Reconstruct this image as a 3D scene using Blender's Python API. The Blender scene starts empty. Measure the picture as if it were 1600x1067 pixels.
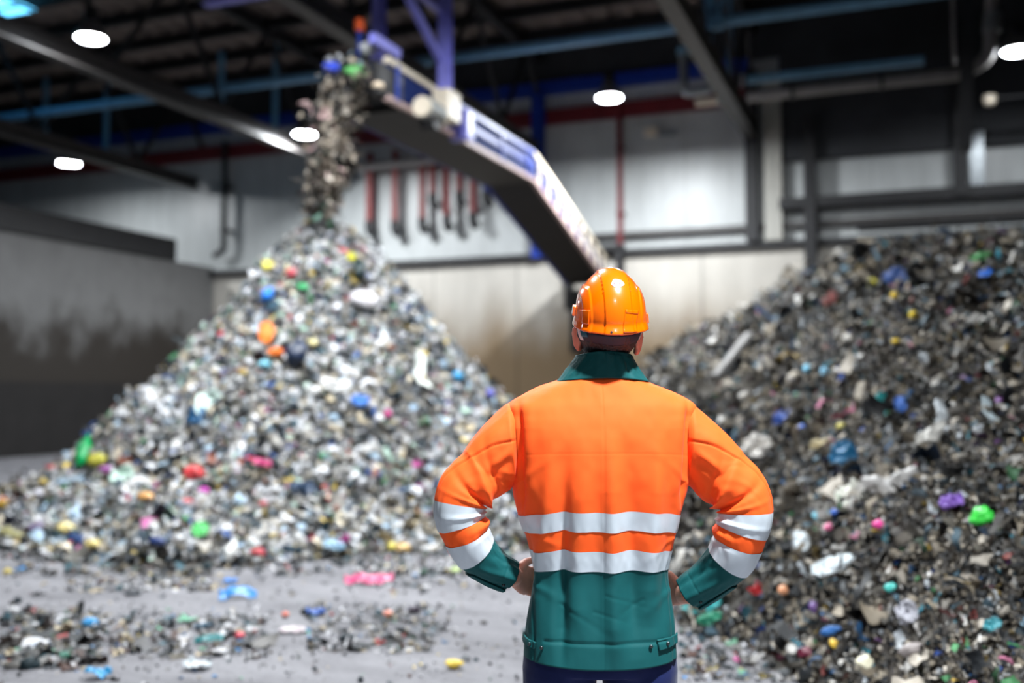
import bpy, bmesh, math, random
import numpy as np
from mathutils import Vector, Matrix, noise as mnoise

random.seed(7)
rng = np.random.default_rng(7)
SC = bpy.context.scene
COL = SC.collection
PI = math.pi

# ------------------------------------------------------------------ camera
F_PX, CX, CY = 1555.6, 800.0, 533.5
CAM_Z = 1.55
PITCH = math.atan((610 - CY) / F_PX)
cam_d = bpy.data.cameras.new('camera')
cam_d.lens = 35.0
cam_d.sensor_width = 36.0
cam_d.clip_start = 0.05
cam_d.clip_end = 200
cam = bpy.data.objects.new('camera', cam_d)
cam.location = (0, 0, CAM_Z)
cam.rotation_euler = (PI / 2 + PITCH, 0, 0)
COL.objects.link(cam)
SC.camera = cam
cam_d.dof.use_dof = True
cam_d.dof.focus_distance = 2.66
cam_d.dof.aperture_fstop = 1.25


def ray(px, py):
    """direction of the sight line through a photo pixel, scaled to y = 1"""
    x = (px - CX) / F_PX
    y = (CY - py) / F_PX
    d = Vector((x, math.cos(PITCH) - y * math.sin(PITCH), math.sin(PITCH) + y * math.cos(PITCH)))
    return d / d.y


def at(px, py, depth):
    return Vector((0, 0, CAM_Z)) + ray(px, py) * depth


# ------------------------------------------------------------------ helpers
def link(o, parent=None):
    COL.objects.link(o)
    if parent is not None:
        o.parent = parent
    return o


def tag(o, label=None, cat=None, group=None, kind=None):
    if label: o['label'] = label
    if cat: o['category'] = cat
    if group: o['group'] = group
    if kind: o['kind'] = kind
    return o


def empty(name, loc, rz=0.0, label=None, cat=None, group=None):
    o = bpy.data.objects.new(name, None)
    o.empty_display_size = 0.1
    o.location = loc
    o.rotation_euler = (0, 0, rz)
    link(o)
    return tag(o, label, cat, group)


def fast_mesh(name, V, quads=None, tris=None):
    me = bpy.data.meshes.new(name)
    V = np.asarray(V, dtype=np.float32)
    nq = 0 if quads is None else len(quads)
    nt = 0 if tris is None else len(tris)
    me.vertices.add(len(V))
    me.vertices.foreach_set('co', V.ravel())
    loops, starts, totals = [], [], []
    if nq:
        q = np.asarray(quads, dtype=np.int32)
        loops.append(q.ravel())
        starts.append(np.arange(nq, dtype=np.int32) * 4)
        totals.append(np.full(nq, 4, np.int32))
    if nt:
        t = np.asarray(tris, dtype=np.int32)
        loops.append(t.ravel())
        starts.append(nq * 4 + np.arange(nt, dtype=np.int32) * 3)
        totals.append(np.full(nt, 3, np.int32))
    L = np.concatenate(loops)
    me.loops.add(len(L))
    me.loops.foreach_set('vertex_index', L)
    me.polygons.add(nq + nt)
    me.polygons.foreach_set('loop_start', np.concatenate(starts))
    me.polygons.foreach_set('loop_total', np.concatenate(totals))
    me.update(calc_edges=True)
    me.validate()
    return me


def set_smooth(me, on=True):
    me.polygons.foreach_set('use_smooth', np.full(len(me.polygons), on, dtype=bool))


def mesh_obj(name, me, mats, parent=None, smooth=True):
    o = bpy.data.objects.new(name, me)
    for m in (mats if isinstance(mats, (list, tuple)) else [mats]):
        me.materials.append(m)
    set_smooth(me, smooth)
    return link(o, parent)


class MB:
    """collects shapes for one mesh"""
    def __init__(s):
        s.v, s.f = [], []

    def box(s, x0, x1, y0, y1, z0, z1):
        n = len(s.v)
        for z in (z0, z1):
            s.v += [(x0, y0, z), (x1, y0, z), (x1, y1, z), (x0, y1, z)]
        s.f += [tuple(n + k for k in q) for q in
                ((3, 2, 1, 0), (4, 5, 6, 7), (0, 1, 5, 4), (1, 2, 6, 5), (2, 3, 7, 6), (3, 0, 4, 7))]
        return s

    def prism(s, prof, p0, p1, up=(0, 0, 1)):
        """extrude a closed (right, up) profile from p0 to p1"""
        p0, p1 = Vector(p0), Vector(p1)
        d = (p1 - p0).normalized()
        up = Vector(up)
        r = d.cross(up)
        if r.length < 1e-4:
            r = d.cross(Vector((0, 1, 0)))
        r.normalize()
        u = r.cross(d).normalized()
        n, k = len(s.v), len(prof)
        for p in (p0, p1):
            for a, b in prof:
                s.v.append(tuple(p + r * a + u * b))
        for i in range(k):
            j = (i + 1) % k
            s.f.append((n + i, n + j, n + k + j, n + k + i))
        s.f.append(tuple(n + i for i in reversed(range(k))))
        s.f.append(tuple(n + k + i for i in range(k)))
        return s

    def bar(s, p0, p1, w, h, up=(0, 0, 1)):
        return s.prism([(-w / 2, -h / 2), (w / 2, -h / 2), (w / 2, h / 2), (-w / 2, h / 2)], p0, p1, up)

    def ibeam(s, p0, p1, w, h, t=0.03, up=(0, 0, 1)):
        a, b, c = w / 2, h / 2, t / 2
        return s.prism([(-a, -b), (a, -b), (a, -b + t), (c, -b + t), (c, b - t), (a, b - t), (a, b), (-a, b),
                        (-a, b - t), (-c, b - t), (-c, -b + t), (-a, -b + t)], p0, p1, up)

    def tube(s, pts, r, seg=14, cap=True):
        pts = [Vector(p) for p in pts]
        rs = r if isinstance(r, (list, tuple)) else [r] * len(pts)
        n = len(s.v)
        t = (pts[1] - pts[0]).normalized()
        ref = Vector((0, 0, 1)) if abs(t.z) < 0.9 else Vector((1, 0, 0))
        a = t.cross(ref).normalized()
        for i, p in enumerate(pts):
            if i == 0: d = pts[1] - p
            elif i == len(pts) - 1: d = p - pts[i - 1]
            else: d = (pts[i + 1] - p).normalized() + (p - pts[i - 1]).normalized()
            d.normalize()
            a = (a - d * a.dot(d)).normalized()
            b = d.cross(a)
            for k in range(seg):
                th = 2 * PI * k / seg
                s.v.append(tuple(p + (a * math.cos(th) + b * math.sin(th)) * rs[i]))
        for i in range(len(pts) - 1):
            for k in range(seg):
                j = (k + 1) % seg
                s.f.append((n + i * seg + k, n + i * seg + j, n + (i + 1) * seg + j, n + (i + 1) * seg + k))
        if cap:
            s.f.append(tuple(n + k for k in reversed(range(seg))))
            e = n + (len(pts) - 1) * seg
            s.f.append(tuple(e + k for k in range(seg)))
        return s

    def lathe(s, prof, seg=32, c=(0, 0, 0)):
        """(radius, z) profile turned about z"""
        n = len(s.v)
        for r, z in prof:
            for k in range(seg):
                th = 2 * PI * k / seg
                s.v.append((c[0] + r * math.cos(th), c[1] + r * math.sin(th), c[2] + z))
        for i in range(len(prof) - 1):
            for k in range(seg):
                j = (k + 1) % seg
                s.f.append((n + i * seg + k, n + i * seg + j, n + (i + 1) * seg + j, n + (i + 1) * seg + k))
        s.f.append(tuple(n + k for k in reversed(range(seg))))
        e = n + (len(prof) - 1) * seg
        s.f.append(tuple(e + k for k in range(seg)))
        return s

    def build(s, name, mat, parent=None, smooth=False, bevel=0.0, loc=None, rz=None):
        me = bpy.data.meshes.new(name)
        me.from_pydata(s.v, [], s.f)
        bm = bmesh.new()
        bm.from_mesh(me)
        bmesh.ops.recalc_face_normals(bm, faces=bm.faces)
        bm.to_mesh(me)
        bm.free()
        o = mesh_obj(name, me, mat, parent, smooth)
        if smooth:
            try:
                me.set_sharp_from_angle(angle=math.radians(40))
            except Exception:
                pass
        if bevel:
            b = o.modifiers.new('bevel', 'BEVEL')
            b.width = bevel
            b.segments = 2
            b.limit_method = 'ANGLE'
        if loc is not None: o.location = loc
        if rz is not None: o.rotation_euler = (0, 0, rz)
        return o


def elbow_path(pts, rad=0.15, n=6):
    """round the corners of a polyline"""
    pts = [Vector(p) for p in pts]
    out = [pts[0]]
    for i in range(1, len(pts) - 1):
        a = (pts[i - 1] - pts[i]).normalized() * rad
        b = (pts[i + 1] - pts[i]).normalized() * rad
        for k in range(n + 1):
            t = k / n
            out.append(pts[i] + a * (1 - t) ** 2 + b * t ** 2)
    out.append(pts[-1])
    return out


# ------------------------------------------------------------------ materials
def new_mat(name):
    m = bpy.data.materials.new(name)
    m.use_nodes = True
    nt = m.node_tree
    b = nt.nodes['Principled BSDF']
    return m, nt, b


def N(nt, typ, **kw):
    n = nt.nodes.new(typ)
    for k, v in kw.items():
        if k in n.inputs:
            n.inputs[k].default_value = v
        else:
            setattr(n, k, v)
    return n


def lin(c):
    """sRGB 0-255 to linear"""
    o = []
    for v in c:
        v = v / 255
        o.append(v / 12.92 if v <= 0.04045 else ((v + 0.055) / 1.055) ** 2.4)
    return tuple(o) + (1.0,)


def plain(name, rgb, rough=0.5, metal=0.0, var=0.12, scale=6.0, bump=0.0, bscale=80.0, spec=0.5, coat=0.0, stretch=None):
    """a paint with a little uneven wear"""
    m, nt, b = new_mat(name)
    c = lin(rgb)
    tc = N(nt, 'ShaderNodeTexCoord')
    src = tc.outputs['Object']
    if stretch:
        mp = N(nt, 'ShaderNodeMapping')
        mp.inputs['Scale'].default_value = stretch
        nt.links.new(src, mp.inputs['Vector'])
        src = mp.outputs['Vector']
    no = N(nt, 'ShaderNodeTexNoise', Scale=scale, Detail=6.0, Roughness=0.6)
    nt.links.new(src, no.inputs['Vector'])
    ra = N(nt, 'ShaderNodeValToRGB')
    ra.color_ramp.elements[0].position = 0.3
    ra.color_ramp.elements[1].position = 0.7
    ra.color_ramp.elements[0].color = tuple(x * (1 - var) for x in c[:3]) + (1,)
    ra.color_ramp.elements[1].color = tuple(min(1, x * (1 + var)) for x in c[:3]) + (1,)
    nt.links.new(no.outputs['Fac'], ra.inputs['Fac'])
    nt.links.new(ra.outputs['Color'], b.inputs['Base Color'])
    b.inputs['Roughness'].default_value = rough
    b.inputs['Metallic'].default_value = metal
    b.inputs['Specular IOR Level'].default_value = spec
    if coat:
        b.inputs['Coat Weight'].default_value = coat
        b.inputs['Coat Roughness'].default_value = 0.05
    if bump:
        n2 = N(nt, 'ShaderNodeTexNoise', Scale=bscale, Detail=4.0)
        nt.links.new(src, n2.inputs['Vector'])
        bp = N(nt, 'ShaderNodeBump', Strength=bump, Distance=0.01)
        nt.links.new(n2.outputs['Fac'], bp.inputs['Height'])
        nt.links.new(bp.outputs['Normal'], b.inputs['Normal'])
    return m


def emitter(name, rgb, strength):
    m, nt, b = new_mat(name)
    b.inputs['Base Color'].default_value = (0.8, 0.8, 0.8, 1)
    b.inputs['Emission Color'].default_value = lin(rgb)
    b.inputs['Emission Strength'].default_value = strength
    return m


def attr_mat(name, rough=0.5, spec=0.4, bump=0.25, bscale=60.0, sheen=0.0):
    """each scrap has its own paint or plastic colour"""
    m, nt, b = new_mat(name)
    at_ = N(nt, 'ShaderNodeAttribute', attribute_name='Col')
    tc = N(nt, 'ShaderNodeTexCoord')
    no = N(nt, 'ShaderNodeTexNoise', Scale=9.0, Detail=5.0)
    nt.links.new(tc.outputs['Object'], no.inputs['Vector'])
    mx = N(nt, 'ShaderNodeMix', data_type='RGBA', blend_type='MULTIPLY')
    ra = N(nt, 'ShaderNodeValToRGB')
    ra.color_ramp.elements[0].position = 0.3
    ra.color_ramp.elements[0].color = (0.72, 0.70, 0.66, 1)
    ra.color_ramp.elements[1].position = 0.6
    nt.links.new(no.outputs['Fac'], ra.inputs['Fac'])
    mx.inputs[0].default_value = 1.0
    nt.links.new(at_.outputs['Color'], mx.inputs[6])
    nt.links.new(ra.outputs['Color'], mx.inputs[7])
    nt.links.new(mx.outputs[2], b.inputs['Base Color'])
    b.inputs['Roughness'].default_value = rough
    b.inputs['Specular IOR Level'].default_value = spec
    n2 = N(nt, 'ShaderNodeTexNoise', Scale=bscale, Detail=4.0)
    nt.links.new(tc.outputs['Object'], n2.inputs['Vector'])
    bp = N(nt, 'ShaderNodeBump', Strength=bump, Distance=0.01)
    nt.links.new(n2.outputs['Fac'], bp.inputs['Height'])
    nt.links.new(bp.outputs['Normal'], b.inputs['Normal'])
    return m


def stain_wall(name, base, stain, stain_z, soft, vstretch=0.25, lines_u=0.0, line_col=0.55, rough=0.8, blot=0.5, scale=0.9):
    """wall paint or concrete with dirt that climbs from the floor in streaks (object z) and panel joints (object x)"""
    m, nt, b = new_mat(name)
    tc = N(nt, 'ShaderNodeTexCoord')
    sp = N(nt, 'ShaderNodeSeparateXYZ')
    nt.links.new(tc.outputs['Object'], sp.inputs[0])
    mp = N(nt, 'ShaderNodeMapping')
    mp.inputs['Scale'].default_value = (1, 1, vstretch)
    nt.links.new(tc.outputs['Object'], mp.inputs['Vector'])
    n1 = N(nt, 'ShaderNodeTexNoise', Scale=scale, Detail=8.0, Roughness=0.65)
    nt.links.new(mp.outputs['Vector'], n1.inputs['Vector'])
    # dirt = smoothstep(stain_z + (noise-.5)*k - z)
    a = N(nt, 'ShaderNodeMath', operation='MULTIPLY_ADD')
    a.inputs[1].default_value = 5.0 * blot
    a.inputs[2].default_value = stain_z - 2.5 * blot
    nt.links.new(n1.outputs['Fac'], a.inputs[0])
    s = N(nt, 'ShaderNodeMath', operation='SUBTRACT')
    nt.links.new(a.outputs[0], s.inputs[0])
    nt.links.new(sp.outputs['Z'], s.inputs[1])
    mr = N(nt, 'ShaderNodeMapRange', interpolation_type='SMOOTHSTEP')
    mr.inputs['From Min'].default_value = -soft
    mr.inputs['From Max'].default_value = soft
    nt.links.new(s.outputs[0], mr.inputs['Value'])
    n2 = N(nt, 'ShaderNodeTexNoise', Scale=2.2, Detail=8.0, Roughness=0.7)
    nt.links.new(mp.outputs['Vector'], n2.inputs['Vector'])
    r2 = N(nt, 'ShaderNodeValToRGB')
    r2.color_ramp.elements[0].position = 0.32
    r2.color_ramp.elements[1].position = 0.68
    cb = lin(base)
    r2.color_ramp.elements[0].color = tuple(x * 0.78 for x in cb[:3]) + (1,)
    r2.color_ramp.elements[1].color = cb
    nt.links.new(n2.outputs['Fac'], r2.inputs['Fac'])
    mx = N(nt, 'ShaderNodeMix', data_type='RGBA')
    nt.links.new(mr.outputs['Result'], mx.inputs[0])
    nt.links.new(r2.outputs['Color'], mx.inputs[6])
    mx.inputs[7].default_value = lin(stain)
    out = mx.outputs[2]
    if lines_u:
        d = N(nt, 'ShaderNodeMath', operation='DIVIDE')
        d.inputs[1].default_value = lines_u
        nt.links.new(sp.outputs['X'], d.inputs[0])
        fr = N(nt, 'ShaderNodeMath', operation='FRACT')
        nt.links.new(d.outputs[0], fr.inputs[0])
        lt = N(nt, 'ShaderNodeMath', operation='LESS_THAN')
        lt.inputs[1].default_value = 0.03
        nt.links.new(fr.outputs[0], lt.inputs[0])
        ml = N(nt, 'ShaderNodeMix', data_type='RGBA', blend_type='MULTIPLY')
        nt.links.new(lt.outputs[0], ml.inputs[0])
        nt.links.new(out, ml.inputs[6])
        ml.inputs[7].default_value = (line_col, line_col, line_col, 1)
        out = ml.outputs[2]
    nt.links.new(out, b.inputs['Base Color'])
    b.inputs['Roughness'].default_value = rough
    bp = N(nt, 'ShaderNodeBump', Strength=0.15, Distance=0.02)
    nt.links.new(n2.outputs['Fac'], bp.inputs['Height'])
    nt.links.new(bp.outputs['Normal'], b.inputs['Normal'])
    return m


def floor_mat():
    m, nt, b = new_mat('floor_concrete')
    tc = N(nt, 'ShaderNodeTexCoord')
    mp = N(nt, 'ShaderNodeMapping')
    mp.inputs['Scale'].default_value = (0.55, 1.4, 1)
    nt.links.new(tc.outputs['Object'], mp.inputs['Vector'])
    n1 = N(nt, 'ShaderNodeTexNoise', Scale=1.3, Detail=10.0, Roughness=0.7)
    nt.links.new(mp.outputs['Vector'], n1.inputs['Vector'])
    r1 = N(nt, 'ShaderNodeValToRGB')
    e = r1.color_ramp.elements
    e[0].position = 0.28; e[0].color = lin((80, 79, 82))
    e[1].position = 0.62; e[1].color = lin((130, 129, 133))
    k = e.new(0.45); k.color = lin((112, 111, 115))
    nt.links.new(n1.outputs['Fac'], r1.inputs['Fac'])
    n2 = N(nt, 'ShaderNodeTexNoise', Scale=24.0, Detail=6.0, Roughness=0.75)
    nt.links.new(mp.outputs['Vector'], n2.inputs['Vector'])
    r2 = N(nt, 'ShaderNodeValToRGB')
    r2.color_ramp.elements[0].position = 0.33; r2.color_ramp.elements[0].color = (0.35, 0.35, 0.36, 1)
    r2.color_ramp.elements[1].position = 0.47
    nt.links.new(n2.outputs['Fac'], r2.inputs['Fac'])
    mx = N(nt, 'ShaderNodeMix', data_type='RGBA', blend_type='MULTIPLY')
    mx.inputs[0].default_value = 0.7
    nt.links.new(r1.outputs['Color'], mx.inputs[6])
    nt.links.new(r2.outputs['Color'], mx.inputs[7])
    nt.links.new(mx.outputs[2], b.inputs['Base Color'])
    b.inputs['Roughness'].default_value = 0.75
    b.inputs['Specular IOR Level'].default_value = 0.3
    bp = N(nt, 'ShaderNodeBump', Strength=0.3, Distance=0.02)
    nt.links.new(n2.outputs['Fac'], bp.inputs['Height'])
    nt.links.new(bp.outputs['Normal'], b.inputs['Normal'])
    return m


def fabric(name, rgb, rough=0.75, weave=1500.0, sheen=0.3, var=0.05, bump=0.12):
    m = plain(name, rgb, rough=rough, var=var, scale=9.0, bump=bump, bscale=weave, spec=0.25)
    b = m.node_tree.nodes['Principled BSDF']
    b.inputs['Sheen Weight'].default_value = sheen
    b.inputs['Sheen Roughness'].default_value = 0.4
    return m


M = {}
M['floor'] = floor_mat()
M['concrete'] = stain_wall('stained_concrete', (204, 199, 190), (122, 102, 76), 3.35, 1.1, lines_u=2.45, line_col=0.72, blot=0.45)
M['push_wall'] = stain_wall('dirty_push_wall', (112, 112, 112), (38, 33, 28), 3.2, 0.7, vstretch=0.7, blot=0.75, scale=0.8)
M['cladding'] = stain_wall('grey_cladding', (196, 200, 200), (170, 168, 160), 4.0, 0.6, lines_u=1.1, line_col=0.82, rough=0.38, blot=0.3)
M['dark_wall'] = plain('dark_wall', (44, 46, 50), rough=0.7, var=0.3, scale=1.2)
M['dark_steel'] = plain('dark_steel', (25, 25, 28), rough=0.6, var=0.3, scale=3)
M['dull_black'] = plain('dull_black', (24, 22, 22), rough=0.85, var=0.3, scale=2)
M['beam_grey'] = plain('beam_grey', (56, 53, 52), rough=0.5, var=0.25, scale=4)
M['purlin_blue'] = plain('purlin_blue', (104, 154, 188), rough=0.4, var=0.15, scale=4)
M['blue_steel'] = plain('blue_steel', (26, 56, 150), rough=0.5, var=0.18, scale=5, spec=0.3)
M['violet_steel'] = plain('violet_steel', (132, 132, 218), rough=0.35, var=0.12, scale=5)
M['navy_plate'] = plain('navy_plate', (20, 38, 92), rough=0.85, var=0.25, scale=5, spec=0.15)
M['red_steel'] = plain('red_steel', (112, 34, 40), rough=0.45, var=0.2, scale=4)
M['red_pipe'] = plain('red_pipe', (122, 38, 38), rough=0.4, var=0.2, scale=5)
M['galv'] = plain('galvanised', (150, 156, 160), rough=0.35, metal=0.6, var=0.15, scale=7)
M['grey_pipe'] = plain('grey_pipe', (140, 136, 134), rough=0.45, var=0.15, scale=5)
M['roof'] = plain('roof_deck', (120, 108, 102), rough=0.7, var=0.25, scale=1.5)
M['belt'] = plain('rubber_belt', (30, 31, 34), rough=0.8, var=0.3, scale=6)
M['cream_paint'] = plain('cream_paint', (220, 208, 188), rough=0.4, var=0.1, scale=8)
M['pink_rail'] = plain('dusty_rail', (176, 150, 146), rough=0.5, var=0.15, scale=8)
M['lamp_shell'] = plain('lamp_shell', (120, 122, 126), rough=0.35, metal=0.7, var=0.05)
M['lamp_glow'] = emitter('lamp_glow', (240, 246, 255), 40.0)
M['sky_glow'] = emitter('skylight_glow', (90, 190, 240), 3.0)
M['scrap'] = attr_mat('mixed_scraps')
M['scrap_dirty'] = attr_mat('dirty_scraps', rough=0.6, spec=0.35, bump=0.4, bscale=45)

# ------------------------------------------------------------------ hall frame: u along the back wall, v along its depth
TH = math.radians(21.5)
D1 = Vector((math.sin(TH), math.cos(TH), 0))
D2 = Vector((math.cos(TH), -math.sin(TH), 0))
CORNER = Vector((-8.97, 30.0, 0))
RZ = -TH


def W(u, v, z=0.0):
    return CORNER + D2 * u + D1 * v + Vector((0, 0, z))


def on_plane_v(px, py, v):
    """(u, z) where the sight line meets the vertical plane at depth v"""
    d = ray(px, py)
    o = Vector((0, 0, CAM_Z))
    t = (v - (o - CORNER).dot(D1)) / d.dot(D1)
    p = o + d * t
    return (p - CORNER).dot(D2), p.z


def on_plane_z(px, py, z):
    """(u, v) where the sight line meets the height z"""
    d = ray(px, py)
    t = (z - CAM_Z) / d.z
    p = Vector((0, 0, CAM_Z)) + d * t
    return (p - CORNER).dot(D2), (p - CORNER).dot(D1)


def shell(mb, name, mat, kind='structure', parent=None, **kw):
    o = mb.build(name, mat, parent, **kw)
    if parent is None:
        o.location = CORNER
        o.rotation_euler = (0, 0, RZ)
    if kind: o['kind'] = kind
    return o


def thing_at(name, u, v, z, label, cat, group=None):
    return empty(name, W(u, v, z), RZ, label, cat, group)


ROOF = 10.6
# floor: a dense, very slightly uneven slab
shell(MB().box(-12, 34, -33, 0.3, -0.25, 0.0), 'floor', M['floor'])
# roof deck with trapezoid corrugations
mb = MB()
prof = []
u = -12.0
while u < 34:
    prof += [(u, ROOF), (u + 0.25, ROOF), (u + 0.3, ROOF + 0.08), (u + 0.55, ROOF + 0.08)]
    u += 0.6
n = 0
for (a, z) in prof:
    mb.v += [(a, -33, z), (a, 0.5, z)]
for i in range(len(prof) - 1):
    mb.f.append((2 * i, 2 * i + 1, 2 * i + 3, 2 * i + 2))
mb.box(-12, 34, -33, 0.5, ROOF + 0.2, ROOF + 0.3)
shell(mb, 'ceiling', M['roof'])
# back wall: cladding above, stained concrete push wall below
LEDGE = 5.07
wb = shell(MB().box(-12, 34, 0.0, 0.25, LEDGE, ROOF + 0.2), 'wall_back', M['cladding'])
o = shell(MB().box(-12, 34, -0.12, 0.25, 0, LEDGE), 'concrete_base', M['concrete'], kind=None, parent=wb)
shell(MB().box(-12.3, -12, -33, 0.5, 0, ROOF + 0.2), 'wall_far_left', M['dark_wall'])
shell(MB().box(34, 34.3, -33, 0.5, 0, ROOF + 0.2), 'wall_right', M['dark_wall'])
# left push wall (free standing, with a steel cap and a black strip along its foot)
wl = shell(MB().box(-0.45, 0, -24, -0.12, 0, 5.25), 'wall_left', M['push_wall'])
shell(MB().box(-0.02, 0.05, -24, -0.3, 0.0, 1.75), 'base_strip_left', M['dull_black'])
mb = MB().box(-0.55, 0.12, -24, -1.9, 5.25, 5.85)
shell(mb, 'trim_1', M['dark_steel'])
# ledge rails on the back wall
u1, _ = on_plane_v(1222, 400, 0)
mb = MB().box(-0.3, 34, -0.3, 0.0, LEDGE - 0.1, LEDGE + 0.06)
shell(mb, 'trim_2', M['dark_steel'])
mb = MB().box(10.9, 34, -0.22, 0.0, LEDGE + 0.36, LEDGE + 0.5)
shell(mb, 'trim_3', M['beam_grey'])
# dark upper part at the right, above the panels
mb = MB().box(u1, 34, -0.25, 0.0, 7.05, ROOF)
shell(mb, 'trim_4', M['dark_wall'])
mb = MB().box(u1, 34, -0.5, 0.0, 5.85, 6.1)
shell(mb, 'trim_5', M['dark_steel'])
# eave bands: red over blue
shell(MB().box(-12, 15.9, -0.15, 0.0, 8.55, 8.95), 'trim_6', M['red_steel'])
shell(MB().box(-12, 15.9, -0.3, 0.0, 9.35, 9.65), 'trim_7', M['blue_steel'])
shell(MB().box(-12, 34, -0.12, 0.0, 9.65, ROOF), 'trim_8', M['dark_wall'])

# ------------------------------------------------------------------ roof steel
BEAMS = (-0.5, 5.0, 10.5, 16.0)
for i, u in enumerate(BEAMS):
    mb = MB()
    mb.ibeam((u, -31, 7.78), (u, -0.3, 7.78), 0.3, 0.36, 0.035)
    shell(mb, 'roof_girder', M['beam_grey'])
# truss webs over each girder up to the roof
for i, u in enumerate(BEAMS):
    mb = MB()
    v = -30.0
    k = 0
    while v < -1:
        mb.bar((u, v, 7.95), (u, v + 1.7, ROOF - 0.25), 0.09, 0.09, (1, 0, 0))
        mb.bar((u, v + 1.7, ROOF - 0.25), (u, v + 3.4, 7.95), 0.09, 0.09, (1, 0, 0))
        v += 3.4
    mb.bar((u, -31, ROOF - 0.25), (u, -0.1, ROOF - 0.25), 0.22, 0.3)
    shell(mb, 'roof_truss_web', M['dark_steel'])
# purlins under the deck
v = -31.0
while v < -0.5:
    mb = MB().ibeam((-12, v, ROOF - 0.16), (34, v, ROOF - 0.16), 0.14, 0.26, 0.02)
    shell(mb, 'roof_purlin', M['dark_steel'])
    v += 1.55
# steel columns on the back wall under the girders
for i, u in enumerate((10.5, 16.0)):
    z0, mat = ((5.0, M['blue_steel']), (LEDGE + 0.06, M['dark_steel']))[i]
    mb = MB().ibeam((u, -0.3, z0), (u, -0.3, 9.3), 0.3, 0.3, 0.04, (0, 1, 0))
    shell(mb, 'steel_column', mat)
mb = MB().ibeam((17.35, -0.4, 0.0), (17.35, -0.4, 8.0), 0.26, 0.3, 0.04, (0, 1, 0))
shell(mb, 'steel_column', M['dark_steel'])
ua, _ = on_plane_v(1500, 250, -0.4)
mb = MB().ibeam((ua, -0.4, 5.9), (ua, -0.4, 9.8), 0.26, 0.3, 0.04, (0, 1, 0))
shell(mb, 'steel_column', M['dark_steel'])
mb = MB().box(-0.72, -0.48, -0.35, -0.05, 4.0, 8.5)

# long light-blue tie tube across the hall
t = tag(shell(MB().tube([(-2.5, -6.0, 8.5), (22, -6.0, 8.5)], 0.105, 16), 'tie_tube', M['purlin_blue'], kind=None, smooth=True),
        'long pale blue steel tube spanning the hall under the roof', 'steel tube')
# hangers and braces by the right girder
t = thing_at('tube_hanger', 16.15, -6.0, 8.4, 'pair of slanted pale blue braces rising beside the right girder', 'brace')
MB().bar((0, 0, 0.1), (-0.25, 0.1, 2.1), 0.09, 0.09, (0, 1, 0)).build('brace', M['purlin_blue'], t)
MB().bar((0.05, 0, 0.1), (0.35, 0.1, 2.1), 0.09, 0.09, (0, 1, 0)).build('brace', M['purlin_blue'], t)
MB().box(-0.12, 0.14, -0.13, 0.13, -0.02, 0.22).build('joint_plate', M['purlin_blue'], t)
for px, y0, y1, v, w, lab in ((1106, 0, 78, -5.2, 0.16, 'thick blue hanger post just right of the slanting girder'),
                              (1141, 50, 128, -3.0, 0.11, 'thin dark blue hanger post right of the thicker one')):
    ua, za = on_plane_v(px, y1, v)
    MBB = MB().box(-w / 2, w / 2, -w / 2, w / 2, 0, ROOF - 0.02 - za)
    t = thing_at('hanger_post', ua, v, za, lab, 'hanger post')
    MBB.build('post', M['purlin_blue'], t)
    MB().box(-w * 0.9, w * 0.9, -w * 0.9, w * 0.9, -0.03, 0.02).build('foot_plate', M['dark_steel'], t)
# short vertical web members hanging in the dark at the left
for px, y0, y1, lab in ((70, 178, 222, 'leftmost of the faint blue web posts below the tie tube'),
                        (165, 166, 246, 'faint blue web post right of the leftmost lamp pair'),
                        (345, 130, 182, 'faint blue web post crossing the tie tube, near the middle of the left roof'),
                        (430, 150, 208, 'faint blue web post left of the lamp beside the falling waste')):
    ua, za = on_plane_v(px, y1, -3.2)
    _, zb = on_plane_v(px, y0, -3.2)
    t = tag(shell(MB().bar((ua, -3.2, za), (ua, -3.2, ROOF - 0.05), 0.12, 0.12, (0, 1, 0)), 'web_post', M['purlin_blue'], kind=None), lab, 'steel post')

# ------------------------------------------------------------------ ducts and pipes
# round pipe pair at upper right, elbowing up at both ends
va = -4.0
uA, zA = on_plane_v(1168, 150, va)
uB, zB = on_plane_v(1506, 116, va)
zP = (zA + zB) / 2
t = thing_at('service_pipe', uA, va, zP, 'long horizontal grey service pipe under the roof at upper right, with upturned end', 'pipe')
L = uB - uA
MB().tube(elbow_path([(0, 0, 0), (L, 0, 0), (L + 0.45, 0, 0.25), (L + 0.55, 0, 1.9)], 0.2), 0.12, 18).build('pipe', M['grey_pipe'], t, smooth=True)
MB().tube([(L + 0.5, 0, 0.75), (L + 0.53, 0, 1.1)], 0.17, 18).build('coupling', M['galv'], t, smooth=True)
for a in (0.9, 2.6, 4.1):
    MB().box(a - 0.03, a + 0.03, -0.14, 0.14, -0.14, 0.14).build('pipe_clamp', M['dark_steel'], t)
t = thing_at('cable_tray', uA, va, zP + 0.28, 'slim blue-grey cable tray running just above the grey service pipe', 'cable tray')
mb = MB().box(0, L - 0.7, -0.1, 0.1, 0, 0.02).box(0, L - 0.7, -0.1, -0.08, 0.02, 0.12).box(0, L - 0.7, 0.08, 0.1, 0.02, 0.12)
mb.build('tray', M['purlin_blue'], t)
MB().tube([(0, -0.03, 0.05), (L - 0.8, -0.03, 0.05)], 0.025, 8).build('cable', M['dark_steel'], t, smooth=True)
MB().tube([(0, 0.03, 0.05), (L - 0.8, 0.03, 0.05)], 0.025, 8).build('cable', M['dark_steel'], t, smooth=True)
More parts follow.
